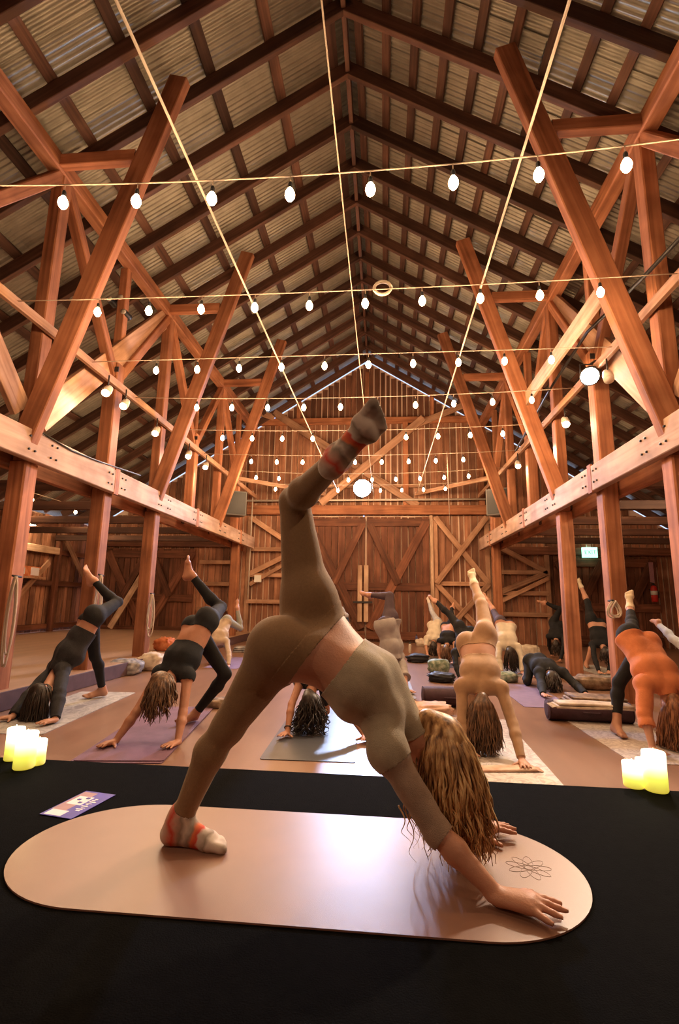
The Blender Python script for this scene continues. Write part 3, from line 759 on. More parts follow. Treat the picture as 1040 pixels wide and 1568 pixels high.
def torso_limbs(J, s=1.0, vox=.01, fem=True, hands=True, toes=True, fat=1.0):
    """J: joint positions. hipL/R, neck, shL/R, elL/R, wrL/R, knL/R, anL/R, toeL/R (direction), head, crown, face, hand dirs."""
    B = Body(); P = (J['hipL']+J['hipR'])/2; Nk = J['neck']
    t = unit(Nk-P); Ln = np.linalg.norm(Nk-P)
    lh = unit(J['hipR']-J['hipL']); ls = unit(J['shR']-J['shL'])
    vh = unit(np.cross(t, lh)); vs = unit(np.cross(t, ls)); lm = unit(lh+ls); vm = unit(vh+vs)
    bend = J.get('sag', 0.0)
    C1 = P+t*Ln*.30+vm*(-bend*.6); C2 = P+t*Ln*.64+vm*(-bend); C3 = Nk-t*.07*s
    for sd, k in ((1, 'R'), (-1, 'L')):
        h = J['hip'+k]; hf = J.get('hipfat', 1.0)
        B.cone(h+t*.02-vh*.01, C1+lm*sd*.048*s, .100*s*hf, .088*s, .06, 'pel')
        td = unit(J['kn'+k]-h)
        B.ball(h-vh*.052*s-t*.01+td*.03*s, .088*s*hf, .05, 'pel')
        B.cone(C1+lm*sd*.05*s, C2+ls*sd*.062*s, .088*s, .100*s, .06, 'che')
        B.cone(C2+ls*sd*.062*s, C3+ls*sd*.065*s, .100*s, .070*s, .06, 'che')
        if fem: B.ball(C2+vs*.075*s+ls*sd*.068*s+t*.02, .056*s, .035, 'che')
        sh, el, wr = J['sh'+k], J['el'+k], J['wr'+k]
        B.cone(C3+ls*sd*.05*s, sh, .062*s, .055*s, .05, 'che')
        B.ball(sh, .053*s, .03, 'ua'+k)
        B.cone(sh, el, .046*s, .036*s, .035, 'ua'+k)
        B.cone(el, el+(wr-el)*.3, .036*s, .038*s, .02, 'fa'+k); B.cone(el+(wr-el)*.3, wr, .038*s, .0245*s, .02, 'fa2'+k)
        kn, an = J['kn'+k], J['an'+k]
        B.cone(h+td*.02, kn, .088*s*hf, .054*s*(.5+.5*hf), .05, 'th'+k)
        sd_ = unit(an-kn); fd = J['toe'+k]; back = -unit(fd-np.dot(fd, sd_)*sd_+1e-6)
        cm = kn+(an-kn)*.3+back*.018*s
        B.cone(kn, cm, .051*s, .053*s, .03, 'ca'+k); B.cone(cm, an, .053*s, .034*s, .03, 'ca2'+k)
        foot(B, an, fd, kn-an, s*J.get('fs'+k, 1.0), 'foot'+k, toes=toes)
        if hands: hand(B, wr, J['hf'+k], J['hu'+k], J['hs'+k], s*J.get('hscale', 1.0), 'hand'+k, fat=fat, spread=J.get('spread', 1.0))
    hc = J['head']; cr = unit(J['crown'])
    B.cone(Nk-t*.03*s, hc-cr*.05*s, .055*s, .046*s, .03, 'nec')
    c, f, l = head(B, hc, cr, J['face'], s)
    B.build(vox)
    B.P, B.tdir, B.Nk, B.J, B.L, B.fr = P, t, Nk, J, Ln, (c, f, l)
    return B
def eyes(B, parent, s=1.0):
    c, f, l = B.fr; C = B.J['head']
    for y in (-1, 1):
        e = lathe('eye', [(.001, .0112), (.006, .0095), (.0105, .004), (.0112, 0), (.0105, -.004), (.006, -.0095), (.001, -.0112)], 'eye', parent, 10)
        e.location = Vector(C+s*(.0765*f+y*.032*l+.008*c))-parent.location
def wear(B, top=None, legs=None, socks=None, parent=None, top_from=.22, sleeve=2.0, legs_to=2.0, waist=.10, top_off=.008, legs_off=.004, wr=.004, tname='top', lname='leggings', wsc=45, gapneck=.02, s=1.0):
    h = (B.V-B.P)@B.tdir/B.L
    if legs:
        g = (h-waist)*B.L
        for k in 'LR':
            m = B.isin('th'+k); g[m] = np.minimum(g[m], -.03) if legs_to > 1 else (B.t[m]-legs_to)*.4
            m = B.isin('ca'+k); g[m] = (B.t[m]*.3+1-legs_to)*.4
            m = B.isin('ca2'+k); g[m] = (.3+B.t[m]*.7+1-legs_to)*.4
            g[B.isin('foot'+k, 'hand'+k, 'ua'+k, 'fa'+k, 'fa2'+k)] = .05
            if legs_to > 1: # seat of the hip crease
                m = B.isin('th'+k) & (h > waist+.12); 
        g[B.isin('head', 'nec')] = .05
        cloth(lname, B, g, legs_off, legs, parent, .0012 if legs_off < .006 else .004, 60)
    if top:
        g = (top_from-h)*B.L
        g[B.isin('thL', 'thR', 'caL', 'caR', 'ca2L', 'ca2R', 'footL', 'footR', 'handL', 'handR', 'head')] = .05
        for k in 'LR':
            m = B.isin('ua'+k); g[m] = (B.t[m]-sleeve)*.28
            m = B.isin('fa'+k); g[m] = (B.t[m]*.3+1-sleeve)*.28
            m = B.isin('fa2'+k); g[m] = (.3+B.t[m]*.7+1-sleeve)*.28
            g[B.isin('hand'+k)] = .05
        m = B.isin('nec'); g[m] = (B.V[m]-B.Nk)@unit(B.J['head']-B.Nk)-gapneck
        cloth(tname, B, g, top_off, top, parent, wr, wsc)
    if socks:
        for k, mt in socks.items():
            g = np.full(len(B.V), .05); g[B.isin('foot'+k)] = -.05
            m = B.isin('ca2'+k); g[m] = (.86-B.t[m])*.28
            an, td = B.J['an'+k], unit(B.J['toe'+k])
            cloth('sock', B, g, .0035, mt, parent, .0005, 90, extra=(B.V-an)@td)
    return B
# ================================================================ people
def hairmat(name, dark, mid, light):
    m, nt, b = _nt(name); MATS[name] = m
    tc = N(nt, 'ShaderNodeTexCoord'); mp = N(nt, 'ShaderNodeMapping'); mp.inputs['Scale'].default_value = (46, 46, 5)
    L(nt, tc.outputs['Object'], mp.inputs[0])
    no = N(nt, 'ShaderNodeTexNoise'); no.inputs['Scale'].default_value = 1.0; no.inputs['Detail'].default_value = 3; L(nt, mp.outputs[0], no.inputs['Vector'])
    r = ramp(nt, no.outputs[0], [(0.33, dark), (0.5, mid), (0.68, light)]); L(nt, r.outputs[0], b.inputs['Base Color'])
    b.inputs['Roughness'].default_value = .42; b.inputs['Specular IOR Level'].default_value = .45
    bp = N(nt, 'ShaderNodeBump'); bp.inputs['Strength'].default_value = .5; bp.inputs['Distance'].default_value = .004
    L(nt, no.outputs[0], bp.inputs['Height']); L(nt, bp.outputs[0], b.inputs['Normal'])
hairmat('hair_blond', (.13, .06, .024), (.46, .25, .10), (.85, .58, .28))
hairmat('hair_dark', (.010, .007, .005), (.022, .013, .009), (.05, .03, .02))
hairmat('hair_brown', (.05, .025, .012), (.12, .06, .03), (.26, .14, .07))
hairmat('hair_auburn', (.09, .03, .012), (.22, .085, .035), (.36, .16, .07))
hairmat('hair_tip', (.16, .11, .06), (.30, .21, .12), (.42, .32, .2))
plain('skin', (.52, .25, .155), .5, var=.10, scale=14, bump=.12, bscale=140, spec=.4, sss=.08)
plain('skin_tan', (.42, .19, .11), .5, var=.10, scale=14, bump=.1, bscale=140, spec=.4, sss=.08)
plain('skin_far', (.50, .26, .17), .55, var=.08, scale=12)
plain('eye', (.03, .02, .015), .2)
plain('leggings_brown', (.255, .150, .070), .75, var=.10, scale=120, bump=.25, bscale=420, sheen=.15)
plain('rib_sage', (.40, .33, .225), .8, var=.16, scale=22, bump=.35, bscale=320, sheen=.2, stretch=(1, 1, 1))
plain('rib_taupe', (.34, .235, .165), .8, var=.14, scale=26, bump=.35, bscale=320, sheen=.2)
plain('cloth_black', (.0075, .0075, .009), .85, var=.25, scale=20, bump=.25, bscale=160)
plain('cloth_charcoal', (.026, .026, .029), .9, var=.4, scale=10, bump=.4, bscale=120)
plain('cloth_tan', (.40, .235, .125), .75, var=.08, scale=30, bump=.2, bscale=300, sheen=.15)
plain('cloth_orange', (.62, .20, .075), .85, var=.10, scale=14, bump=.3, bscale=130, sheen=.15)
plain('cloth_grey', (.36, .33, .31), .85, var=.12, scale=14, bump=.3, bscale=130)
plain('cloth_cream', (.62, .55, .43), .85, var=.10, scale=14, bump=.3, bscale=130)
plain('cloth_beige', (.46, .36, .26), .85, var=.12, scale=14, bump=.3, bscale=130)
plain('cloth_sagegrey', (.30, .31, .27), .85, var=.1, scale=14)
plain('cloth_plum', (.075, .05, .062), .8, var=.15, scale=14)
plain('cloth_navy', (.05, .075, .12), .8, var=.15, scale=14)
plain('cloth_bluegrey', (.42, .44, .50), .8, var=.1, scale=14)
plain('sock_cream', (.70, .60, .42), .9, var=.06, scale=30, bump=.3, bscale=300)
plain('sock_pale', (.62, .55, .48), .9, var=.06, scale=30, bump=.3, bscale=300)
def tiedye(name):
    m, nt, b = _nt(name); MATS[name] = m
    b.inputs['Roughness'].default_value = .9
    a = N(nt, 'ShaderNodeAttribute'); a.attribute_name = 'along'
    tc = N(nt, 'ShaderNodeTexCoord'); no = N(nt, 'ShaderNodeTexNoise'); no.inputs['Scale'].default_value = 22; L(nt, tc.outputs['Object'], no.inputs['Vector'])
    ad = N(nt, 'ShaderNodeMath', operation='MULTIPLY_ADD'); L(nt, no.outputs[0], ad.inputs[0]); ad.inputs[1].default_value = .05; L(nt, a.outputs['Fac'], ad.inputs[2])
    mr = N(nt, 'ShaderNodeMapRange'); mr.inputs['From Min'].default_value = -.03; mr.inputs['From Max'].default_value = .21; L(nt, ad.outputs[0], mr.inputs['Value'])
    wh, rd, og, gr, pk = (.60, .50, .42), (.62, .07, .04), (.70, .17, .06), (.28, .22, .17), (.55, .30, .22)
    st = [(0, wh), (.10, pk), (.16, rd), (.23, pk), (.30, gr), (.36, wh), (.44, gr), (.49, og), (.57, rd), (.60, wh), (.70, gr), (.74, wh), (.88, wh), (1, gr)]
    r = ramp(nt, mr.outputs[0], st); L(nt, r.outputs[0], b.inputs['Base Color'])
tiedye('sock_tiedye')

def new_person(label, loc, group=None):
    o = empty('person', tuple(loc)); tag(o, label, 'person', group); return o
UPZ = A(0, 0, 1)
V3 = lambda v: A(*v)
# ---------------------------------------------------------------- the instructor
S0 = .95
J = dict(hipR=V3(at(428, 992, Y=1.79)), hipL=V3(at(472, 936, Y=1.93)), knL=V3(at(451, 768, Y=1.87)), anL=V3(at(521, 698, Y=1.52)),
         knR=V3(at(350, 1112, Y=1.83)), anR=V3(at(277, 1252, Y=1.85)), neck=V3(at(614, 1104, Y=1.86)),
         shR=V3(at(594, 1150, Y=1.73)), shL=V3(at(640, 1130, Y=2.0)), elR=V3(at(670, 1274, Y=1.69)), wrR=V3(at(764, 1374, z=STZ+.030)),
         head=V3(at(664, 1143, Y=1.87)))
J['anR'][2] = STZ+.085
J['wrL'] = V3(at(718, 1270, z=STZ+.030)); J['elL'] = (J['shL']+J['wrL'])/2+A(.04, .05, .0)
J['toeR'] = A(1, -.05, -.02)
J['toeL'] = unit(V3(at(590, 622, Y=1.46))-V3(at(528, 690, Y=1.52)))
J['crown'] = A(.84, 0, -.54); J['face'] = A(-.5, -.05, -.86)
J['hfR'], J['huR'], J['hsR'] = A(1, -.36, -.03), UPZ, A(.3, 1, 0)
J['hfL'], J['huL'], J['hsL'] = A(1, .22, -.03), UPZ, A(.3, -1, 0)
J['sag'] = .03; J['hipfat'] = 1.12; J['fsL'] = 1.14; J['hscale'] = 1.13; J['spread'] = 1.25
inst = new_person('blond instructor in brown leggings and sage top on the stage, striped sock raised high', (J['anR'][0], J['anR'][1], STZ+.006))
B = torso_limbs(J, S0, .0068)
mesh('body', B.V-A(*inst.location), B.F, 'skin', inst, True)
wear(B, 'rib_sage', 'leggings_brown', {'L': 'sock_tiedye', 'R': 'sock_tiedye'}, inst, top_from=.45, sleeve=.12, legs_to=1.90, waist=.22, top_off=.010, legs_off=.004, wr=.005, gapneck=.10)
for k in 'LR':
    h_ = np.full(len(B.V), .05)
    m = B.isin('ua'+k); h_[m] = np.maximum(.02-B.t[m], -.02)
    m = B.isin('fa'+k); h_[m] = (B.t[m]*.3-.10)*.28
    cloth('sleeve', B, h_, .0075, 'rib_taupe', inst, .003, 70)
hb_ = (B.V-B.P)@B.tdir
gb = np.abs(hb_-.17*B.L)-.05*B.L; gb[B.isin('thL', 'thR', 'caL', 'caR', 'ca2L', 'ca2R', 'footL', 'footR')] = .05
cloth('waistband', B, gb, .0065, 'leggings_brown', inst, .0006, 60)
eyes(B, inst, S0)
hair_strands('hair', J['head'], J['crown'], J['face'], .30, 'hair_blond', inst, 1000, S0, .30, (.02, 0, -1), STZ, 5, .020, .0046)
R_ = np.random.default_rng(3)
wisps = []
for k in range(16):       # loose curled ends hanging past the arm
    r0_ = V3(at(R_.uniform(612, 660), R_.uniform(1195, 1235), Y=R_.uniform(1.78, 1.95))); n_ = 16; ln_ = R_.uniform(.10, .19); ph = R_.uniform(0, 6)
    tt = np.linspace(0, 1, n_)
    pp = r0_+np.stack([.014*np.sin(ph+tt*9)*(.3+tt)+.03*tt, .012*np.cos(ph+tt*9)*(.3+tt), -ln_*tt], 1)
    wisps.append((pp-A(*inst.location), .0028*(1.1-tt)))
tubes('hair_wisps', wisps, 'hair_blond', inst, 5)['kind'] = 'stuff'

# ---------------------------------------------------------------- the class
def yogi(label, hands, hip, sh, raised, knee, ank, toe, foot_=None, stand_knee=None, s=.95, vox=.0115, skin='skin_far', wearing=None, hair='hair_dark', hlen=.3, hn=70,
         lean=(0, 0), headoff=None, group='yoga class on the barn floor', Yh=None, latw=.165, hipw=.085, face=None, spread=.12, elb=None, zf=0.006, check=True, crown=None, wave=.02, hands_on=True, floor_z=0.009, bun=False, waist_fat=1.0, hair2=None, hipfat=1.0):
    hl, hr = hands
    wl_ = V3(at(hl[0], hl[1], z=floor_z+.027)) if len(hl) == 2 else A(*hl); wr_ = V3(at(hr[0], hr[1], z=floor_z+.027)) if len(hr) == 2 else A(*hr)
    Yb_ = (wl_[1]+wr_[1])/2 if Yh is None else Yh
    q = lambda p: V3(at(p[0], p[1], Y=Yb_+p[2]))
    cam0 = A(0, 0, CAMZ)
    def reach(prev, px, Lw, far):
        d = unit(V3(at(px[0], px[1], Y=5.0))-cam0); m = prev-cam0; tc = d@m; h2 = m@m-tc*tc
        x = math.sqrt(max(Lw*Lw-h2, 0)); return cam0+d*(tc+(x if far else -x))
    P = q(hip); Nk = reach(P, sh, .50*s, False); t = unit(Nk-P)
    hd = unit(A(t[0], t[1], 0)+A(*lean, 0)); rgt = A(hd[1], -hd[0], 0)     # right-hand side of the figure
    # prone figure: right = head x up
    rgt = unit(np.cross(hd, UPZ)); 
    J = dict(neck=Nk+t*.05, shL=Nk-rgt*latw*s, shR=Nk+rgt*latw*s, hipL=P-rgt*hipw*s, hipR=P+rgt*hipw*s, wrL=wl_, wrR=wr_)
    for k, sg in (('L', -1), ('R', 1)):
        J['el'+k] = q(elb[k]) if elb and k in elb else (J['sh'+k]+J['wr'+k])/2+rgt*sg*.03+UPZ*.01
        f = unit(A(J['wr'+k][0]-J['sh'+k][0], J['wr'+k][1]-J['sh'+k][1], 0)*.6+hd*.7)
        J['hf'+k], J['hu'+k], J['hs'+k] = f-.03*UPZ, UPZ, -rgt*sg
    r, st = raised, ('R' if raised == 'L' else 'L')
    J['hip'+r] = J['hip'+r]+UPZ*.06
    J['kn'+r] = reach(J['hip'+r], knee, .40*s, knee[2] > 0); J['an'+r] = reach(J['kn'+r], ank, .385*s, ank[2] > 0); J['toe'+r] = unit(reach(J['an'+r], toe, .19*s, toe[2] > 0)-J['an'+r])
    an = V3(at(foot_[0], foot_[1], z=floor_z+.075)) if (foot_ is not None and len(foot_) == 2) else (q(foot_) if foot_ is not None else J['hip'+st]-hd*math.sqrt(max(.01, (.77*s)**2-(P[2]-.08)**2)))
    an[2] = floor_z+.088*s; J['an'+st] = an; J['toe'+st] = hd*1.0+A(0, 0, -.02)
    kn = (J['hip'+st]+an)/2
    need = .80*s-np.linalg.norm(J['hip'+st]-an)
    J['kn'+st] = q(stand_knee) if stand_knee else kn+hd*max(.02, min(.22, need*1.2))
    J['an'+st] = an
    hdm = (wl_+wr_)/2-Nk
    J['head'] = Nk+t*.10*s+unit(hdm)*.14*s if headoff is None else q(headoff)
    J['crown'] = unit(J['head']-J['neck']) if crown is None else A(*crown)
    J['face'] = unit(-hd*.9-UPZ*.3) if face is None else A(*face)
    J['hipfat'] = hipfat; J['spread'] = 1.0
    o = new_person(label, (an[0], an[1], floor_z+zf), group)
    B = torso_limbs(J, s, vox, fat=1.1, toes=vox < .012)
    mesh('body', B.V-A(*o.location), B.F, skin, o, True)
    if wearing: wear(B, parent=o, **wearing)
    if vox < .011: eyes(B, o, s)
    if hair:
        hair_strands('hair', J['head'], J['crown'], J['face'], hlen, hair, o, hn*2, s, spread, (0, 0, -1), floor_z, len(label), wave, .0062)
    if check:
        d = lambda a, b: round(float(np.linalg.norm(J[a]-J[b])), 2)
        print('YOGI', label[:34], 'z', [round(float(x), 2) for x in (P[2], Nk[2])], 'Y', round(float(Yb_), 2), 'torso', d('neck', 'hipL'), 'armL', round(d('shL', 'elL')+d('elL', 'wrL'), 2), 'armR', round(d('shR', 'elR')+d('elR', 'wrR'), 2), 'thUp', d('hip'+r, 'kn'+r), 'shUp', d('kn'+r, 'an'+r), 'st', round(d('hip'+st, 'kn'+st)+d('kn'+st, 'an'+st), 2))
    return o, B, J
W = lambda **k: k
PEOPLE = []
def ppl(*a, **k): PEOPLE.append(yogi(*a, **k)); return PEOPLE[-1]
# image right = the figure's left side (they face the stage)
ppl('person in charcoal hooded sweatshirt and black leggings on grey marbled mat at the left', [(84, 1103), (18, 1098)], (142, 952, .82), (90, 1024, .26), 'L', (180, 922, 1), (143, 888, 1), (137, 862, 1), (156, 1058),
    s=1.08, vox=.0095, wearing=W(top='cloth_charcoal', legs='cloth_black', top_from=.22, sleeve=1.93, waist=.10, top_off=.022, wr=.012, wsc=26, legs_to=1.9, tname='sweatshirt', gapneck=.06), hair='hair_dark', hlen=.40, hn=120, spread=.2, headoff=(66, 1062, .17))
ppl('person in black crop top and black leggings with bare waist on the purple mat', [(272, 1137), (176, 1136)], (308, 960, .66), (266, 1032, .24), 'L', (338, 930, 1), (293, 880, 1), (299, 852, 1), None,
    s=1.06, vox=.0095, skin='skin_tan', wearing=W(top='cloth_black', legs='cloth_black', top_from=.42, sleeve=.10, waist=.14, top_off=.008, wr=.003, legs_to=1.9, tname='crop_top'), hair='hair_brown', hlen=.26, hn=150, spread=.3, headoff=(252, 1048, .14), stand_knee=(345, 1032, .75), elb={'L': (280, 1092, .16), 'R': (208, 1092, .12)})
ppl('small distant person in beige shirt, behind the black leggings of the purple mat person', [(350, 1020), (322, 1014)], (341, 955, .5), (334, 982, .2), 'L', (368, 962, .8), (363, 930, .9), (360, 912, .95), (352, 1000, .9),
    s=.95, vox=.014, wearing=W(top='cloth_beige', legs='cloth_sagegrey', top_from=.05, sleeve=1.9, waist=.05, top_off=.012, wr=.008, legs_to=1.85, tname='shirt'), hair='hair_brown', hlen=.12, hn=40, headoff=(324, 990, .15))
ppl('person in loose grey shirt and dark leggings with knee bent, just behind the instructor', [(624, 1058), (578, 1060)], (592, 955, .6), (603, 1008, .26), 'L', (597, 912, .9), (566, 911, .85), (545, 900, .8), (590, 1030, 1.0),
    s=.95, vox=.012, wearing=W(top='cloth_grey', legs='cloth_plum', top_from=-.02, sleeve=1.3, waist=.05, top_off=.042, wr=.022, wsc=24, legs_to=1.9, tname='shirt'), hipfat=1.2, hair='hair_dark', hlen=.3, hn=80, headoff=(602, 1030, .18))
ppl('person mostly hidden behind the instructor, raising a foot in a blue sock', [(500, 1030), (470, 1030)], (505, 985, .6), (490, 1005, .25), 'L', (536, 972, .8), (530, 942, .9), (527, 920, .95), None,
    s=.9, vox=.015, wearing=W(top='cloth_navy', legs='cloth_navy', top_from=.1, sleeve=1.9, waist=.1, legs_to=1.9, socks={'L': 'cloth_bluegrey'}), hair='hair_dark', hn=30, headoff=(480, 1015, .2))
ppl('dark curly haired person with bare arm and bracelet under the instructor on a slate mat', [(560, 1128), (440, 1122)], (500, 985, .66), (478, 1045, .30), 'L', (482, 905, 1.0), (480, 850, 1.05), (490, 830, 1.1), None,
    s=.95, vox=.010, skin='skin_tan', wearing=W(top='cloth_black', legs='cloth_charcoal', top_from=.3, sleeve=.1, waist=.12, legs_to=1.9), hair='hair_dark', hlen=.32, hn=90, spread=.38, wave=.06, headoff=(478, 1074, .2), latw=.14)
ppl('far person in cream shirt and grey tights raising a white sock before the door post', [(680, 1003), (655, 1003)], (667, 958, .6), (664, 978, .25), 'L', (662, 938, .75), (657, 922, .85), (654, 912, .9), None,
    s=.95, vox=.015, wearing=W(top='cloth_cream', legs='cloth_bluegrey', top_from=-.02, sleeve=1.0, waist=.03, top_off=.016, wr=.01, legs_to=1.9, socks={'L': 'sock_pale'}, tname='shirt'), hair='hair_dark', hlen=.25, hn=40)
ppl('person in black top and leggings with bare midriff, left of the tan woman', [(694, 1015), (674, 1010)], (688, 960, .6), (685, 982, .25), 'L', (690, 945, .8), (692, 930, 1.1), (690, 922, 1.2), None,
    s=.95, vox=.014, wearing=W(top='cloth_black', legs='cloth_black', top_from=.5, sleeve=.05, waist=.1, legs_to=1.9), hair='hair_brown', hlen=.2, hn=40)
ppl('person all in black with a long straight raised leg, hidden behind the tan woman', [(735, 1040), (705, 1040)], (712, 968, .7), (712, 1000, .28), 'R', (688, 940, .95), (667, 920, 1.15), (660, 910, 1.2), None,
    s=.98, vox=.013, wearing=W(top='cloth_black', legs='cloth_black', top_from=.1, sleeve=1.9, waist=.1, legs_to=1.9), hair='hair_dark', hlen=.2, hn=40)
ppl('woman in matching tan set with cream foot raised straight up, right of the instructor', [(800, 1166), (716, 1150)], (731, 985, .66), (737, 1052, .28), 'L', (738, 926, .95), (726, 893, 1.2), (722, 868, 1.3), None,
    s=1.0, vox=.0095, wearing=W(top='cloth_tan', legs='cloth_tan', top_from=.42, sleeve=1.90, waist=.22, top_off=.008, wr=.003, legs_to=1.94, tname='top', socks={'L': 'sock_cream'}), hair='hair_brown', hlen=.34, hn=150, spread=.25, headoff=(738, 1082, .22), elb={'L': (785, 1108, .12), 'R': (708, 1104, .2)})
ppl('dark haired person in white sweater with bare raised calf, right of the tan woman', [(800, 1030), (768, 1030)], (773, 958, .65), (778, 990, .26), 'R', (757, 938, .8), (746, 918, .9), (736, 908, .95), None,
    s=.98, vox=.012, wearing=W(top='cloth_cream', legs='cloth_plum', top_from=.1, sleeve=1.95, waist=.0, top_off=.020, wr=.010, wsc=30, legs_to=1.15, tname='sweater', gapneck=.04), hair='hair_dark', hlen=.3, hn=90, headoff=(782, 1000, .2))
ppl('person all in black with bent raised leg, just left of the near right post', [(858, 1012), (846, 1004)], (853, 958, .5), (852, 975, .2), 'R', (858, 932, .7), (834, 922, .75), (822, 915, .8), (866, 1006, .3),
    s=.95, vox=.014, wearing=W(top='cloth_black', legs='cloth_black', top_from=.1, sleeve=1.9, waist=.1, legs_to=1.9), hair='hair_dark', hlen=.2, hn=40)
ppl('person in black between the two right posts, tan sock raised beside the post', [(932, 1030), (918, 1030)], (912, 955, .75), (922, 987, .28), 'R', (900, 922, .85), (890, 898, .95), (886, 884, 1.0), (898, 1010, .9),
    s=.98, vox=.0125, wearing=W(top='cloth_black', legs='cloth_black', top_from=.30, sleeve=1.9, waist=.12, legs_to=1.15, socks={'R': 'sock_cream'}), hair='hair_dark', hlen=.18, hn=60, headoff=(928, 1000, .2))
ppl('person in loose orange shirt and black leggings with cream sock raised, at the right edge', [(1075, 1150), (1000, 1148)], (975, 985, .66), (1015, 1048, .28), 'R', (968, 958, 1.05), (965, 930, 1.15), (963, 897, 1.2), (945, 1112),
    s=1.02, vox=.0095, wearing=W(top='cloth_orange', legs='cloth_black', top_from=.0, sleeve=1.35, waist=.05, top_off=.026, wr=.014, wsc=26, legs_to=1.75, socks={'R': 'sock_cream'}, tname='shirt', gapneck=.05), hair='hair_auburn', hlen=.40, hn=150, spread=.2, headoff=(1030, 1082, .2), stand_knee=(948, 1045, .70))
ppl('person at the right edge raising a leg in pale blue grey tights', [(1140, 1090), (1085, 1090)], (1065, 1000, .75), (1090, 1035, .26), 'R', (1030, 978, .9), (1008, 956, 1.0), (998, 957, 1.05), None,
    s=.95, vox=.0125, wearing=W(top='cloth_bluegrey', legs='cloth_bluegrey', top_from=.1, sleeve=1.9, waist=.1, legs_to=1.9), hair='hair_brown', hn=40)

o_, B_, J_ = PEOPLE[5]; th = np.linspace(0, 2*math.pi, 15); ax_ = unit(J_['wrR']-J_['elR']); e1 = unit(np.cross(ax_, UPZ)); e2 = np.cross(ax_, e1)
c_ = J_['wrR']-ax_*.05-A(*o_.location)
tubes('bracelet', [(np.array([c_+.033*(math.cos(a)*e1+math.sin(a)*e2) for a in th]), .005)], 'black_metal', o_, 6)
# ================================================================ mats and props
def marbled(name, base, vein, sc=5.0, rough=.55):
    m, nt, b = _nt(name); MATS[name] = m
    tc = N(nt, 'ShaderNodeTexCoord'); no = N(nt, 'ShaderNodeTexNoise'); no.inputs['Scale'].default_value = sc; no.inputs['Detail'].default_value = 7; no.inputs['Distortion'].default_value = 1.6
    L(nt, tc.outputs['Object'], no.inputs['Vector'])
    r = ramp(nt, no.outputs[0], [(.36, base), (.47, vein), (.55, base), (.66, vein)]); L(nt, r.outputs[0], b.inputs['Base Color']); b.inputs['Roughness'].default_value = rough
def blotch(name, c0, c1, c2, sc=3.0, rough=.7, bump=.2):
    m, nt, b = _nt(name); MATS[name] = m
    tc = N(nt, 'ShaderNodeTexCoord'); no = N(nt, 'ShaderNodeTexNoise'); no.inputs['Scale'].default_value = sc; no.inputs['Detail'].default_value = 5
    L(nt, tc.outputs['Object'], no.inputs['Vector'])
    r = ramp(nt, no.outputs[0], [(.35, c0), (.5, c1), (.65, c2)]); L(nt, r.outputs[0], b.inputs['Base Color']); b.inputs['Roughness'].default_value = rough
    n2 = N(nt, 'ShaderNodeTexNoise'); n2.inputs['Scale'].default_value = 180; L(nt, tc.outputs['Object'], n2.inputs['Vector'])
    bp = N(nt, 'ShaderNodeBump'); bp.inputs['Strength'].default_value = bump; bp.inputs['Distance'].default_value = .004; L(nt, n2.outputs[0], bp.inputs['Height']); L(nt, bp.outputs[0], b.inputs['Normal'])
plain('mat_tan', (.235, .118, .078), .37, var=.06, scale=9, bump=.08, bscale=420, spec=.5)
plain('mat_print', (.26, .15, .10), .6)
marbled('mat_marble', (.26, .25, .24), (.46, .44, .42))
marbled('mat_marble_warm', (.36, .30, .27), (.58, .52, .47), 6)
plain('mat_plum', (.155, .075, .115), .7, var=.2, scale=6, bump=.25, bscale=160)
plain('mat_slate', (.065, .066, .074), .33, var=.15, scale=9, spec=.6)
plain('mat_blue', (.15, .16, .26), .5, var=.2)
plain('mat_grey', (.26, .26, .28), .5, var=.15)
plain('mat_violet', (.22, .16, .26), .55, var=.15)
plain('bolster_plum', (.055, .025, .036), .75, var=.25, scale=20, bump=.2, bscale=220)
blotch('blanket_cream', (.42, .34, .25), (.58, .49, .38), (.68, .60, .48), 9)
blotch('blanket_peach', (.50, .27, .17), (.62, .38, .26), (.70, .48, .35), 9)
blotch('blanket_grey', (.12, .12, .13), (.27, .27, .29), (.45, .44, .44), 10)
blotch('blanket_green', (.09, .14, .09), (.22, .28, .20), (.40, .42, .33), 16)
blotch('blanket_brown', (.10, .06, .035), (.20, .13, .075), (.32, .22, .14), 12)
blotch('bag_orange', (.40, .10, .03), (.55, .17, .06), (.62, .25, .11), 7)
plain('bag_black', (.018, .018, .02), .6, bump=.2, bscale=120)
plain('bag_blue', (.10, .12, .30), .6, var=.2)
def rect_mat(name, label, a, b, w, mat, group='yoga mats on the floor', t=.005, z=0.0, rim=None):
    """thin mat from the middle of its front edge a to the middle of its back edge b, corners rounded"""
    a, b = A(*a), A(*b); d = unit(b-a); ln = np.linalg.norm(b-a); n = A(-d[1], d[0]); r = .025
    pts = []
    for cx, cy, a0 in ((-w/2+r, r, 180), (w/2-r, r, 270), (w/2-r, ln-r, 0), (-w/2+r, ln-r, 90)):
        for k in range(5):
            an = math.radians(a0+k*22.5); x, y = cx+r*math.cos(an), cy+r*math.sin(an)
            pts.append((x*-n[0]+y*d[0], x*-n[1]+y*d[1]))
    o = slab(name, pts, 0, t, mat, None, (a[0], a[1], z+.001))
    return tag(o, label, 'yoga mat', group)
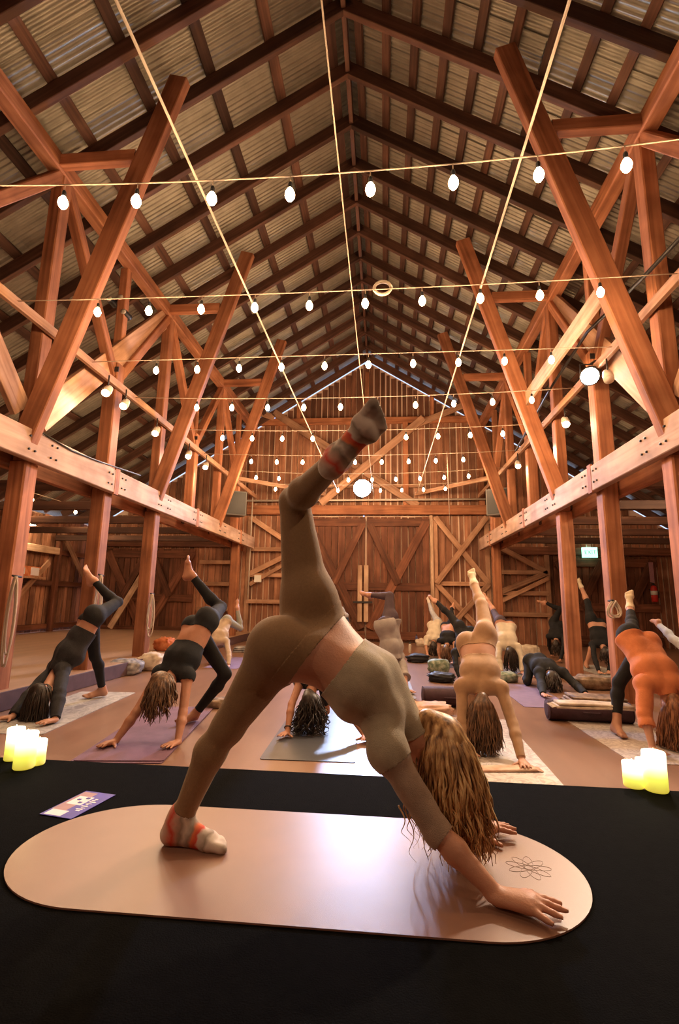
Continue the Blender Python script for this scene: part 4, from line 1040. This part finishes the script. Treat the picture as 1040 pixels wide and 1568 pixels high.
# stage mat: long with fully round ends
pts = []
x0, x1, y0, y1 = -1.27, .645, 1.47, 2.175; r = (y1-y0)/2; cy = (y0+y1)/2
for k in range(33):
    an = -math.pi/2+math.pi*k/32; pts.append((x1-r*1.06+r*1.06*math.cos(an)-.0, cy+r*math.sin(an)-0.0))
for k in range(33):
    an = math.pi/2+math.pi*k/32; pts.append((x0+r*1.1+r*1.1*math.cos(an), cy+r*math.sin(an)))
smat = slab('yoga_mat', [(x-(-.3), y-cy) for x, y in pts], 0, .005, 'mat_tan', None, (-.3, cy, STZ+.0005))
tag(smat, 'long tan mat with round ends on the black stage', 'yoga mat')
lp = []
rg = np.random.default_rng(12)
for k in range(9):         # the faint line drawing of looping petals
    an = k*2*math.pi/9; cx_, cy_ = .78+.028*math.cos(an), .03+.028*math.sin(an); th = np.linspace(0, 2*math.pi, 22)
    ex = .045*np.cos(th); ey = .016*np.sin(th)
    lp.append((np.stack([cx_+ex*math.cos(an)-ey*math.sin(an), cy_+ex*math.sin(an)+ey*math.cos(an), np.full(22, .0052)], 1), .0009))
tubes('printed_line_flower', lp, 'mat_print', smat, 4)

rect_mat('yoga_mat', 'grey marbled mat under the person in the charcoal sweatshirt', (-3.45, 4.42), (-3.62, 6.45), .72, 'mat_marble')
mp_ = rect_mat('yoga_mat', 'plum purple mat at the stage edge under the black crop top person', (-2.03, 3.80), (-2.30, 5.75), .70, 'mat_plum', t=.008)
tag(rect_mat('mat_towel', 'dark purple towel layer spread over the plum mat', (-2.02, 3.83), (-2.25, 5.5), .68, 'mat_plum', None, .006, .010), cat='towel')
rect_mat('yoga_mat', 'slate grey mat with glossy reflections below the instructor', (-.60, 4.07), (-.66, 5.9), .76, 'mat_slate')
rect_mat('yoga_mat', 'pale grey printed mat under the woman in the tan set', (.92, 3.80), (.98, 5.75), .66, 'mat_marble_warm')
rect_mat('yoga_mat', 'warm grey marbled mat under the person in orange', (2.36, 4.40), (2.34, 6.15), .74, 'mat_marble_warm')
rect_mat('yoga_mat', 'blue violet mat beside the person lying low in black', (2.02, 6.45), (2.02, 8.2), .62, 'mat_violet')
rect_mat('yoga_mat', 'grey mat under the person in the loose grey shirt', (.10, 6.7), (.08, 8.4), .64, 'mat_grey')
rect_mat('yoga_mat', 'small grey mat under the distant person with a hair knot', (-2.95, 8.9), (-2.9, 10.6), .62, 'mat_violet')
rect_mat('yoga_mat', 'pale blue mat at the far middle of the floor', (-.55, 9.6), (-.5, 11.4), .62, 'mat_blue')
rect_mat('yoga_mat', 'grey mat far back between bolster and posts', (2.5, 9.0), (2.5, 10.7), .62, 'mat_grey')
rect_mat('yoga_mat', 'light mat beyond the two right posts', (4.15, 9.25), (4.1, 11.0), .62, 'mat_marble')
rect_mat('yoga_mat', 'dark mat near the double door behind the tan woman', (1.35, 9.9), (1.3, 11.6), .62, 'mat_slate')

def bolster(loc, ln, r, rot, label, mat='bolster_plum'):
    root = empty('bolster', loc); root.rotation_euler = (0, 0, rot); tag(root, label, 'bolster', 'plum bolsters')
    pr = [(.01, -ln/2), (r*.55, -ln/2-.006), (r*.93, -ln/2+.004), (r, -ln/2+.03), (r*1.02, 0), (r, ln/2-.03), (r*.93, ln/2-.004), (r*.55, ln/2+.006), (.01, ln/2)]
    b = lathe('cover', pr, mat, root, 28, (0, 0, r*.93+.002), axis='x'); b.scale = (1, 1.12, .92)
    for s in (-1, 1):
        th = np.linspace(0, 2*math.pi, 25)
        t = tubes('piping', [(np.stack([np.full(25, s*(ln/2-.008)), r*.985*np.cos(th)*1.12, r*.985*np.sin(th)*.92], 1), .006)], mat, b, 5); t.parent = root; t.location = (0, 0, r*.93+.002)
    tubes('handle', [(np.array([(-.09, -r*1.12, r), (-.05, -r*1.24, r), (.05, -r*1.24, r), (.09, -r*1.12, r)]), .009)], mat, root, 6)
    return root
def pile(name, loc, size, mat, label, cat, seed=0, folds=5, group=None):
    """crumpled or folded cloth: a lumpy slab with deep creases"""
    r = np.random.default_rng(seed+40); n, m = 34, 18; V, F = [], []
    dirs = [(unit(r.normal(size=3))*r.uniform(7, 22), r.uniform(0, 6), r.uniform(.5, 1)) for _ in range(folds)]
    for i in range(m+1):
        v = -math.pi/2+math.pi*i/m
        for k in range(n):
            u = 2*math.pi*k/n; e = lambda x, p: math.copysign(abs(x)**p, x)
            p = A(e(math.cos(v), .55)*e(math.cos(u), .6), e(math.cos(v), .55)*e(math.sin(u), .6), e(math.sin(v), .75))
            d = sum(w*(1-abs(math.sin(p@q*.35+ph))*2) for q, ph, w in dirs)/folds
            p = p*(1+.32*d); p[2] = max(p[2], -.8)
            V.append((p[0]*size[0]/2, p[1]*size[1]/2, (p[2]+.8)*size[2]/1.8))
    for i in range(m):
        for k in range(n): F.append((i*n+k, i*n+(k+1) % n, (i+1)*n+(k+1) % n, (i+1)*n+k))
    o = mesh(name, V, F, mat, None, True, (loc[0], loc[1], loc[2]+.002)); o.rotation_euler = (0, 0, r.uniform(-.4, .4))
    return tag(o, label, cat, group)
def folded(name, loc, size, mat, label, rot=0, layers=3, group=None, fringe=False):
    root = empty(name, loc); root.rotation_euler = (0, 0, rot); tag(root, label, 'blanket', group)
    w, d, h = size; hh = h/layers
    for i in range(layers):
        k = 1-.05*i; pr = []
        for a in np.linspace(-math.pi/2, math.pi/2, 7): pr.append((d*k/2+hh*.45*math.cos(a), hh/2+hh*.48*math.sin(a)))
        for a in np.linspace(math.pi/2, math.pi*1.5, 7): pr.append((-d*k/2+hh*.45*math.cos(a), hh/2+hh*.48*math.sin(a)))
        n = len(pr); V = [(x, y+.004*math.sin(9*x+i), z+.004*math.sin(7*x+i*2)+i*hh) for x in np.linspace(-w*k/2, w*k/2, 8) for y, z in pr]
        F = [(j*n+q, j*n+(q+1) % n, (j+1)*n+(q+1) % n, (j+1)*n+q) for j in range(7) for q in range(n)]+[tuple(range(n-1, -1, -1)), tuple(7*n+q for q in range(n))]
        mesh('fold', V, F, mat, root, True)
    if fringe:
        ps = [(np.array([(s*w/2, y, hh*.6), (s*(w/2+.03), y+rng.uniform(-.006, .006), hh*.3), (s*(w/2+.05), y+rng.uniform(-.01, .01), .004)]), .004) for s in (-1, 1) for y in np.linspace(-d/2, d/2, 14)]
        tubes('fringe', ps, mat, root, 4)['kind'] = 'stuff'
    return root
bolster((.80, 6.35, 0), .66, .12, .05, 'plum bolster left of the tan woman, end cap toward the instructor')
bolster(tuple(at(908, 1108, z=0)+Vector((0, .1, 0))), .86, .11, -.06, 'long plum bolster at the right behind the orange shirt person')
folded('blanket', tuple(at(915, 1090, z=.2)+Vector((0, .10, .018))), (.74, .20, .05), 'blanket_cream', 'cream striped blanket lying over the right plum bolster', -.06, 2, 'cream blankets', True)
pile('blanket', at(658, 1094, z=0), (.52, .40, .13), 'blanket_peach', 'peach crumpled blanket right of the slate mat', 'blanket', 1, 7)
pile('blanket', at(190, 1032, z=0), (.60, .42, .24), 'blanket_grey', 'grey patterned blanket heap right of the charcoal sweatshirt', 'blanket', 2, 7)
pile('blanket', at(208, 1028, z=0)+Vector((.16, .22, 0)), (.44, .40, .30), 'blanket_cream', 'cream bunched blanket behind the grey patterned heap', 'blanket', 3, 7)
pile('backpack', at(246, 998, z=.2)+Vector((0, .2, 0)), (.44, .34, .26), 'bag_orange', 'orange bag on the deck edge next to the third left post', 'bag', 4, 4)
pile('bag', at(221, 1022, z=0)+Vector((.05, .3, 0)), (.2, .2, .2), 'bag_blue', 'small blue bag next to the cream heap', 'bag', 5, 3)
pile('cushion', at(318, 1082, z=0)+Vector((.1, .0, 0)), (.34, .24, .10), 'blanket_brown', 'brown meditation cushion behind the purple mat person', 'cushion', 6, 3)
folded('blanket', tuple(at(378, 998, z=0)), (.6, .4, .12), 'blanket_grey', 'flat grey folded blanket beside the distant hair knot person', .1, 3, 'folded grey blankets')
pile('sports_bag', at(640, 1014, z=0), (.46, .3, .17), 'bag_black', 'black bag on the floor right of the grey shirt person', 'bag', 7, 3)
pile('blanket', at(650, 990, z=0), (.5, .36, .22), 'blanket_cream', 'cream heap behind the black bag', 'blanket', 8, 7)
pile('sweater', at(672, 1030, z=0), (.40, .34, .24), 'blanket_green', 'green knitted sweater heap left of the tan woman', 'clothes', 9, 7)
pile('sports_bag', at(676, 1044, z=0), (.42, .3, .14), 'bag_black', 'black bag under the green sweater heap', 'bag', 10, 3)
pile('blanket', at(781, 1046, z=0)+Vector((-.05,.1,0)), (.40, .26, .16), 'blanket_green', 'teal and brown rolled blanket below the white sweater person', 'blanket', 11, 6)
pile('blanket', at(905, 1056, z=0)+Vector((.05, .1, 0)), (.62, .42, .20), 'blanket_brown', 'brown blanket heap at the foot of the near right post', 'blanket', 12, 7)
folded('blanket', tuple(at(912, 1078, z=0)), (.7, .4, .1), 'blanket_brown', 'brown folded blanket behind the long plum bolster', -.05, 3, 'folded brown blankets', True)
pile('blanket', at(838, 1018, z=0)+Vector((0, 1.25, .0)), (.52, .36, .3), 'blanket_cream', 'cream blanket behind the person lying low in black', 'blanket', 13, 7)
folded('blanket', tuple(at(775, 1183, z=0)+Vector((.0, .04, .006))), (.46, .1, .02), 'blanket_peach', 'thin peach fringed cloth at the front of the tan woman mat', .12, 1, 'peach cloths', True)
# water bottles standing on the floor
def bottle(loc, mat, label, h=.26, r=.036):
    root = empty('water_bottle', loc); tag(root, label, 'bottle', 'water bottles on the floor')
    lathe('flask', [(r*.9, 0), (r, .01), (r, h*.72), (r*.8, h*.8), (r*.5, h*.85)], mat, root, 16); lathe('cap', [(r*.55, h*.85), (r*.58, h*.86), (r*.58, h), (r*.4, h+.004)], 'black_metal', root, 16)
bottle(tuple(at(638, 985, z=0)), 'bag_blue', 'dark blue water bottle right of the grey shirt person')
bottle(tuple(at(628, 1000, z=0)), 'white_metal', 'white water bottle beside the black bag')
bottle(tuple(at(806, 1030, z=0)), 'white_metal', 'pale water bottle left of the person lying low', .3)

# ---- person lying low in a child's pose
o = new_person('person in black hooded sweatshirt lying low with arms stretched forward, behind the long bolster', tuple(at(820, 1035, z=0)), 'yoga class on the barn floor')
Yc = at(845, 1062, z=0).y
q = lambda x, y, d: V3(at(x, y, Y=Yc+d))
J = dict(hipL=q(826, 1014, .78), hipR=q(812, 1014, .80), neck=q(842, 1026, .38), shL=q(862, 1030, .34), shR=q(826, 1030, .36), elL=q(880, 1047, .16), elR=q(829, 1046, .14),
         wrL=V3(at(897, 1063, z=.035)), wrR=V3(at(832, 1064, z=.035)), head=q(846, 1040, .20), crown=A(.0, -.95, -.3), face=A(0, .15, -1))
J['knL'] = A(J['hipL'][0]+.12, J['hipL'][1]-.22, .07); J['knR'] = A(J['hipR'][0]-.12, J['hipR'][1]-.22, .07)
J['anL'] = A(J['hipL'][0]+.06, J['hipL'][1]+.14, .07); J['anR'] = A(J['hipR'][0]-.06, J['hipR'][1]+.14, .07)
J['toeL'] = J['toeR'] = A(0, 1, -.15)
for k, sg in (('L', -1), ('R', 1)): J['hf'+k], J['hu'+k], J['hs'+k] = A(.1, -1, 0), UPZ, A(sg, 0, 0)
B = torso_limbs(J, 1.0, .011)
o.location = (0, 0, 0); o.location = (J['anL'][0], J['anL'][1], 0.004)
mesh('body', B.V-A(*o.location), B.F, 'skin_far', o, True)
wear(B, 'cloth_black', 'cloth_black', None, o, top_from=.0, sleeve=1.95, legs_to=1.9, waist=.1, top_off=.02, wr=.01, wsc=28, tname='sweatshirt', gapneck=.05)
hair_strands('hair', J['head'], J['crown'], J['face'], .16, 'hair_dark', o, 70, 1.0, .2, (0, -.3, -1), 0, 8, .015, .01)

# ---- candles, flyer
def candle_mat():
    m, nt, b = _nt('candle_wax'); MATS['candle_wax'] = m
    tc = N(nt, 'ShaderNodeTexCoord'); sp = N(nt, 'ShaderNodeSeparateXYZ'); L(nt, tc.outputs['Generated'], sp.inputs[0])
    r = ramp(nt, sp.outputs['Z'], [(0, (.55, .42, .03)), (.35, (.72, .74, .07)), (.62, (.95, .96, .55)), (1, (1, .98, .80))])
    mr = N(nt, 'ShaderNodeMapRange'); mr.inputs['To Min'].default_value = .55; mr.inputs['To Max'].default_value = 1.25; L(nt, sp.outputs['Z'], mr.inputs['Value'])
    b.inputs['Base Color'].default_value = (.8, .75, .55, 1); L(nt, r.outputs[0], b.inputs['Emission Color']); L(nt, mr.outputs[0], b.inputs['Emission Strength']); b.inputs['Roughness'].default_value = .5
candle_mat()
glow('wick_flame', (1, .75, .3), 8)
plain('wick_black', (.02, .02, .02), .8)
def candle(x, y, h, r, label):
    root = empty('candle', (x, y, STZ+.001)); tag(root, label, 'candle', 'battery pillar candles at the stage corners')
    lathe('wax', [(r*.93, 0), (r, .006), (r*.985, h*.5), (r, h-.006), (r*.95, h), (r*.82, h-.004), (r*.7, h-.02), (.004, h-.024)], 'candle_wax', root, 24)
    lathe('flame', [(.001, h-.022), (.006, h-.012), (.0045, h+.002), (.001, h+.014)], 'wick_flame', root, 10)
    ld = bpy.data.lights.new('candle_light', 'POINT'); ld.energy = .5; ld.color = (1, .75, .32); ld.shadow_soft_size = .02
    lo = bpy.data.objects.new('candle_light', ld); COL.objects.link(lo); lo.parent = root; lo.location = (0, 0, h+.04)
def cand(px, pyb, pyt, w, label):
    b = at(px, pyb, z=STZ); k = (b-Vector((0, 0, CAMZ))).dot(FWD)/FPX
    candle(b.x, b.y+w*k/2, (pyb-pyt)*k*.97, w*k/2, label)
cand(25, 1181, 1127, 31, 'front candle of the left trio on the stage, tallest in view')
cand(49, 1174, 1137, 22, 'short candle at the right of the left trio on the stage')
cand(10, 1167, 1119, 25, 'candle half behind the others in the left trio on the stage')
cand(978, 1210, 1173, 29, 'short front candle of the right group on the stage')
cand(1015, 1217, 1158, 34, 'tall candle at the right of the right group on the stage')
cand(990, 1200, 1166, 18, 'small candle behind the right pair on the stage')
plain('paper_blue', (.035, .022, .40), .35, var=.25, scale=14)
plain('paper_white', (.75, .75, .82), .4); plain('paper_pink', (.36, .20, .24), .4, var=.15, scale=20)
c4 = [at(64, 1247, z=STZ), at(131, 1213, z=STZ), at(176, 1218, z=STZ), at(108, 1255, z=STZ)]
ex = (c4[2]-c4[3]); wv = (c4[3]-c4[0]); ctr = (c4[0]+c4[1]+c4[2]+c4[3])/4
ex.z = wv.z = 0; ey = Vector((-ex.y, ex.x, 0)).normalized(); fl_len, fl_w = ex.length, .155; exn = ex.normalized()
fo = empty('flyer', (ctr.x, ctr.y, STZ+.002)); fo.rotation_euler = (0, 0, math.atan2(exn.y, exn.x)); tag(fo, 'blue and white printed flyer lying on the stage left of the mat', 'flyer')
slab('sheet', [(-fl_len/2, -fl_w/2), (fl_len/2, -fl_w/2), (fl_len/2, fl_w/2), (-fl_len/2, fl_w/2)], 0, .0015, 'paper_blue', fo)
PZ = [.0015]
def panel(n, x0, x1, y0, y1, m):
    PZ[0] += .00012
    slab(n, [(fl_len*(x0-.5), fl_w*(y0-.5)), (fl_len*(x1-.5), fl_w*(y0-.5)), (fl_len*(x1-.5), fl_w*(y1-.5)), (fl_len*(x0-.5), fl_w*(y1-.5))], .001, PZ[0], m, fo)
panel('printed_panel', .22, .95, .52, .97, 'paper_pink'); panel('printed_panel', .45, .78, .40, .88, 'paper_white'); panel('printed_panel', .03, .22, .40, .92, 'paper_white')
for k in range(9): panel('printed_dot', .26+.055*k, .26+.055*k+rng.uniform(.015, .04), .12+.1*rng.uniform(0, 1), .26+.1*rng.uniform(0, 1), 'paper_white')
for x0, y0 in ((.52, .5), (.62, .66), (.7, .48)): panel('printed_square', x0, x0+.05, y0, y0+.10, 'paper_blue')

# ---- things on posts and walls
def rope_coil(x, y, z, ln, label, seed):
    r = np.random.default_rng(seed); root = empty('rope', (x, y, z)); tag(root, label, 'rope', 'ropes hung on posts')
    ps = []
    for k in range(3):
        w = r.uniform(.05, .09); l2 = ln*r.uniform(.75, 1); th = np.linspace(0, 2*math.pi, 22)
        ps.append((np.stack([.02*k+w*np.sin(th)*(.5-.5*np.cos(th))**.5, -.012*k+.01*np.sin(2*th), -l2*(.5-.5*np.cos(th))], 1), .011))
    tubes('loop', ps, 'rope', root, 6); tubes('peg', [([(0, .1, 0), (0, -.04, .01)], .012)], 'black_metal', root, 6)
rope_coil(-4.17, 5.21, 1.45, 1.0, 'pale rope hanging in loops on the nearest left post', 1)
rope_coil(-4.17, 8.55, 1.3, .8, 'pale rope looped on the third left post', 2)
rope_coil(-4.17, 6.88, 1.55, .9, 'rope hung on the second left post beside the raised bare foot', 3)
rope_coil(3.02, 6.88, 1.3, .25, 'short rope ring on the right post beside the cream sock', 4)
def speaker(loc, rz, label):
    root = empty('loudspeaker', loc); root.rotation_euler = (0, 0, rz); tag(root, label, 'loudspeaker', 'loudspeakers on the far posts')
    b = .29; mesh('cabinet', [(x, y, z) for z in (-.34, .34) for x, y in ((-b, -.2), (b, -.2), (.17, .22), (-.17, .22))], [(3, 2, 1, 0), (4, 5, 6, 7), (0, 1, 5, 4), (1, 2, 6, 5), (2, 3, 7, 6), (3, 0, 4, 7)], 'speaker_grey', root)
    mesh('grille', [(x, y, z) for z in (-.31, .31) for x, y in ((-b+.03, -.215), (b-.03, -.215), (b-.03, -.2), (-b+.03, -.2))], [(3, 2, 1, 0), (4, 5, 6, 7), (0, 1, 5, 4), (1, 2, 6, 5), (2, 3, 7, 6), (3, 0, 4, 7)], 'black_metal', root)
    bar('bracket', Vector(loc)+Vector((0, .1, .36)), Vector(loc)+Vector((0, .5, .36)), .06, .04, 'black_metal', root)
plain('speaker_grey', (.14, .135, .13), .6, bump=.1)
speaker(tuple(at(360, 772, Y=13.1)), .45, 'dark grey loudspeaker on the far left post')
speaker(tuple(at(765, 770, Y=12.6)), -.45, 'dark grey loudspeaker on the far right post')
glow('exit_green', (.25, .85, .60), 1.6); plain('sign_white', (.78, .80, .76), .5); plain('red_paint', (.55, .03, .02), .35)
ep = at(903, 846, Y=YB-.3)
root = empty('exit_sign', ep); tag(root, 'green lit exit sign box on the end wall above the dark right door', 'exit sign')
def boxm(n, sx, sy, sz, m, parent, loc=(0, 0, 0)):
    return mesh(n, [(x*sx/2, y*sy/2, z*sz/2) for z in (-1, 1) for x, y in ((-1, -1), (1, -1), (1, 1), (-1, 1))], [(3, 2, 1, 0), (4, 5, 6, 7), (0, 1, 5, 4), (1, 2, 6, 5), (2, 3, 7, 6), (3, 0, 4, 7)], m, parent, False, loc)
boxm('sign_box', .42, .10, .30, 'exit_green', root); boxm('canopy', .12, .08, .1, 'sign_white', root, (-.02, 0, .2))
fc = bpy.data.curves.new('exit_text', 'FONT'); fc.body = 'EXIT'; fc.size = .17; fc.align_x = 'CENTER'; fc.align_y = 'CENTER'; fc.extrude = .004; fc.materials.append(MATS['sign_white'])
tmp_ = bpy.data.objects.new('tmp', fc); fo_ = link('exit_lettering', bpy.data.meshes.new_from_object(tmp_)); bpy.data.objects.remove(tmp_); fo_.parent = root; fo_.location = (0, -.054, 0); fo_.rotation_euler = (math.pi/2, 0, 0)
fe = at(1002, 908, Y=YB-.28)
root = empty('fire_extinguisher', fe); tag(root, 'red fire extinguisher hanging on the right end wall', 'fire extinguisher')
lathe('cylinder', [(.07, -.26), (.085, -.24), (.088, -.1), (.088, .12), (.07, .19), (.03, .22)], 'red_paint', root, 18)
lathe('label_band', [(.089, -.06), (.0895, -.06), (.0895, .06), (.089, .06)], 'sign_white', root, 18)
tubes('valve', [([(0, 0, .2), (0, 0, .29)], .022), ([(0, 0, .28), (-.1, 0, .31)], .012), ([(0, 0, .27), (.06, -.02, .2), (.1, -.04, .0), (.1, -.04, -.15)], .012)], 'black_metal', root, 8)
boxm('bracket', .12, .1, .04, 'black_metal', root, (0, .1, .1))
sg = at(998, 877, Y=YB-.16); s_ = boxm('arrow_sign', .12, .02, .62, 'paper_pink', None, sg); tag(s_, 'narrow pale sign board above the fire extinguisher', 'sign')
bx_ = at(86, 903, Y=14.2)
root = empty('wall_shelf', (WL+.25, 12.6, 1.72)); tag(root, 'small orange shelf with white papers on the left plank wall', 'shelf')
boxm('board', .2, 1.0, .05, 'brace_wood', root); boxm('back_panel', .03, 1.0, .3, 'bag_orange', root, (-.08, 0, .16))
for y, h in ((-.3, .18), (.25, .22)): boxm('paper', .02, .3, h, 'paper_white', root, (-.055, y, .17))
root = empty('wall_lamp', (WL+.3, 12.3, 3.2)); tag(root, 'small lit wall lamp above the left shelf', 'wall lamp')
boxm('housing', .16, .3, .12, 'black_metal', root); boxm('diffuser', .13, .26, .02, 'spot_glass', root, (0, 0, -.07))
ld = bpy.data.lights.new('wall_lamp_light', 'POINT'); ld.energy = 25; ld.color = (1, .72, .4); ld.shadow_soft_size = .08
lo = bpy.data.objects.new('wall_lamp_light', ld); COL.objects.link(lo); lo.parent = root; lo.location = (0, 0, -.2)
root = empty('flat_lamp', (5.1, 7.4, 3.62)); tag(root, 'flat square lamp on the right aisle rafters', 'lamp')
boxm('frame', .42, .42, .05, 'white_metal', root); boxm('diffuser', .34, .34, .01, 'spot_glass', root, (0, 0, -.03))
ld = bpy.data.lights.new('flat_lamp_light', 'AREA'); ld.energy = 40; ld.size = .3; ld.color = (1, .75, .48)
lo = bpy.data.objects.new('flat_lamp_light', ld); COL.objects.link(lo); lo.parent = root; lo.location = (0, 0, -.05)
bx_ = at(395, 886, Y=YB-.14); s_ = boxm('junction_box', .22, .08, .22, 'sign_white', None, bx_); tag(s_, 'white junction box on the framed panel left of the door', 'junction box')
th = np.linspace(0, 2*math.pi, 19)
tag(tubes('ring_hook', [(np.stack([.09*np.cos(th), .02*np.sin(th), .09*np.sin(th)], 1), .018)], 'rope', None, 6, tuple(at(586, 441, Y=4.75))), 'pale rope ring tied on the second bulb cable', 'ring')
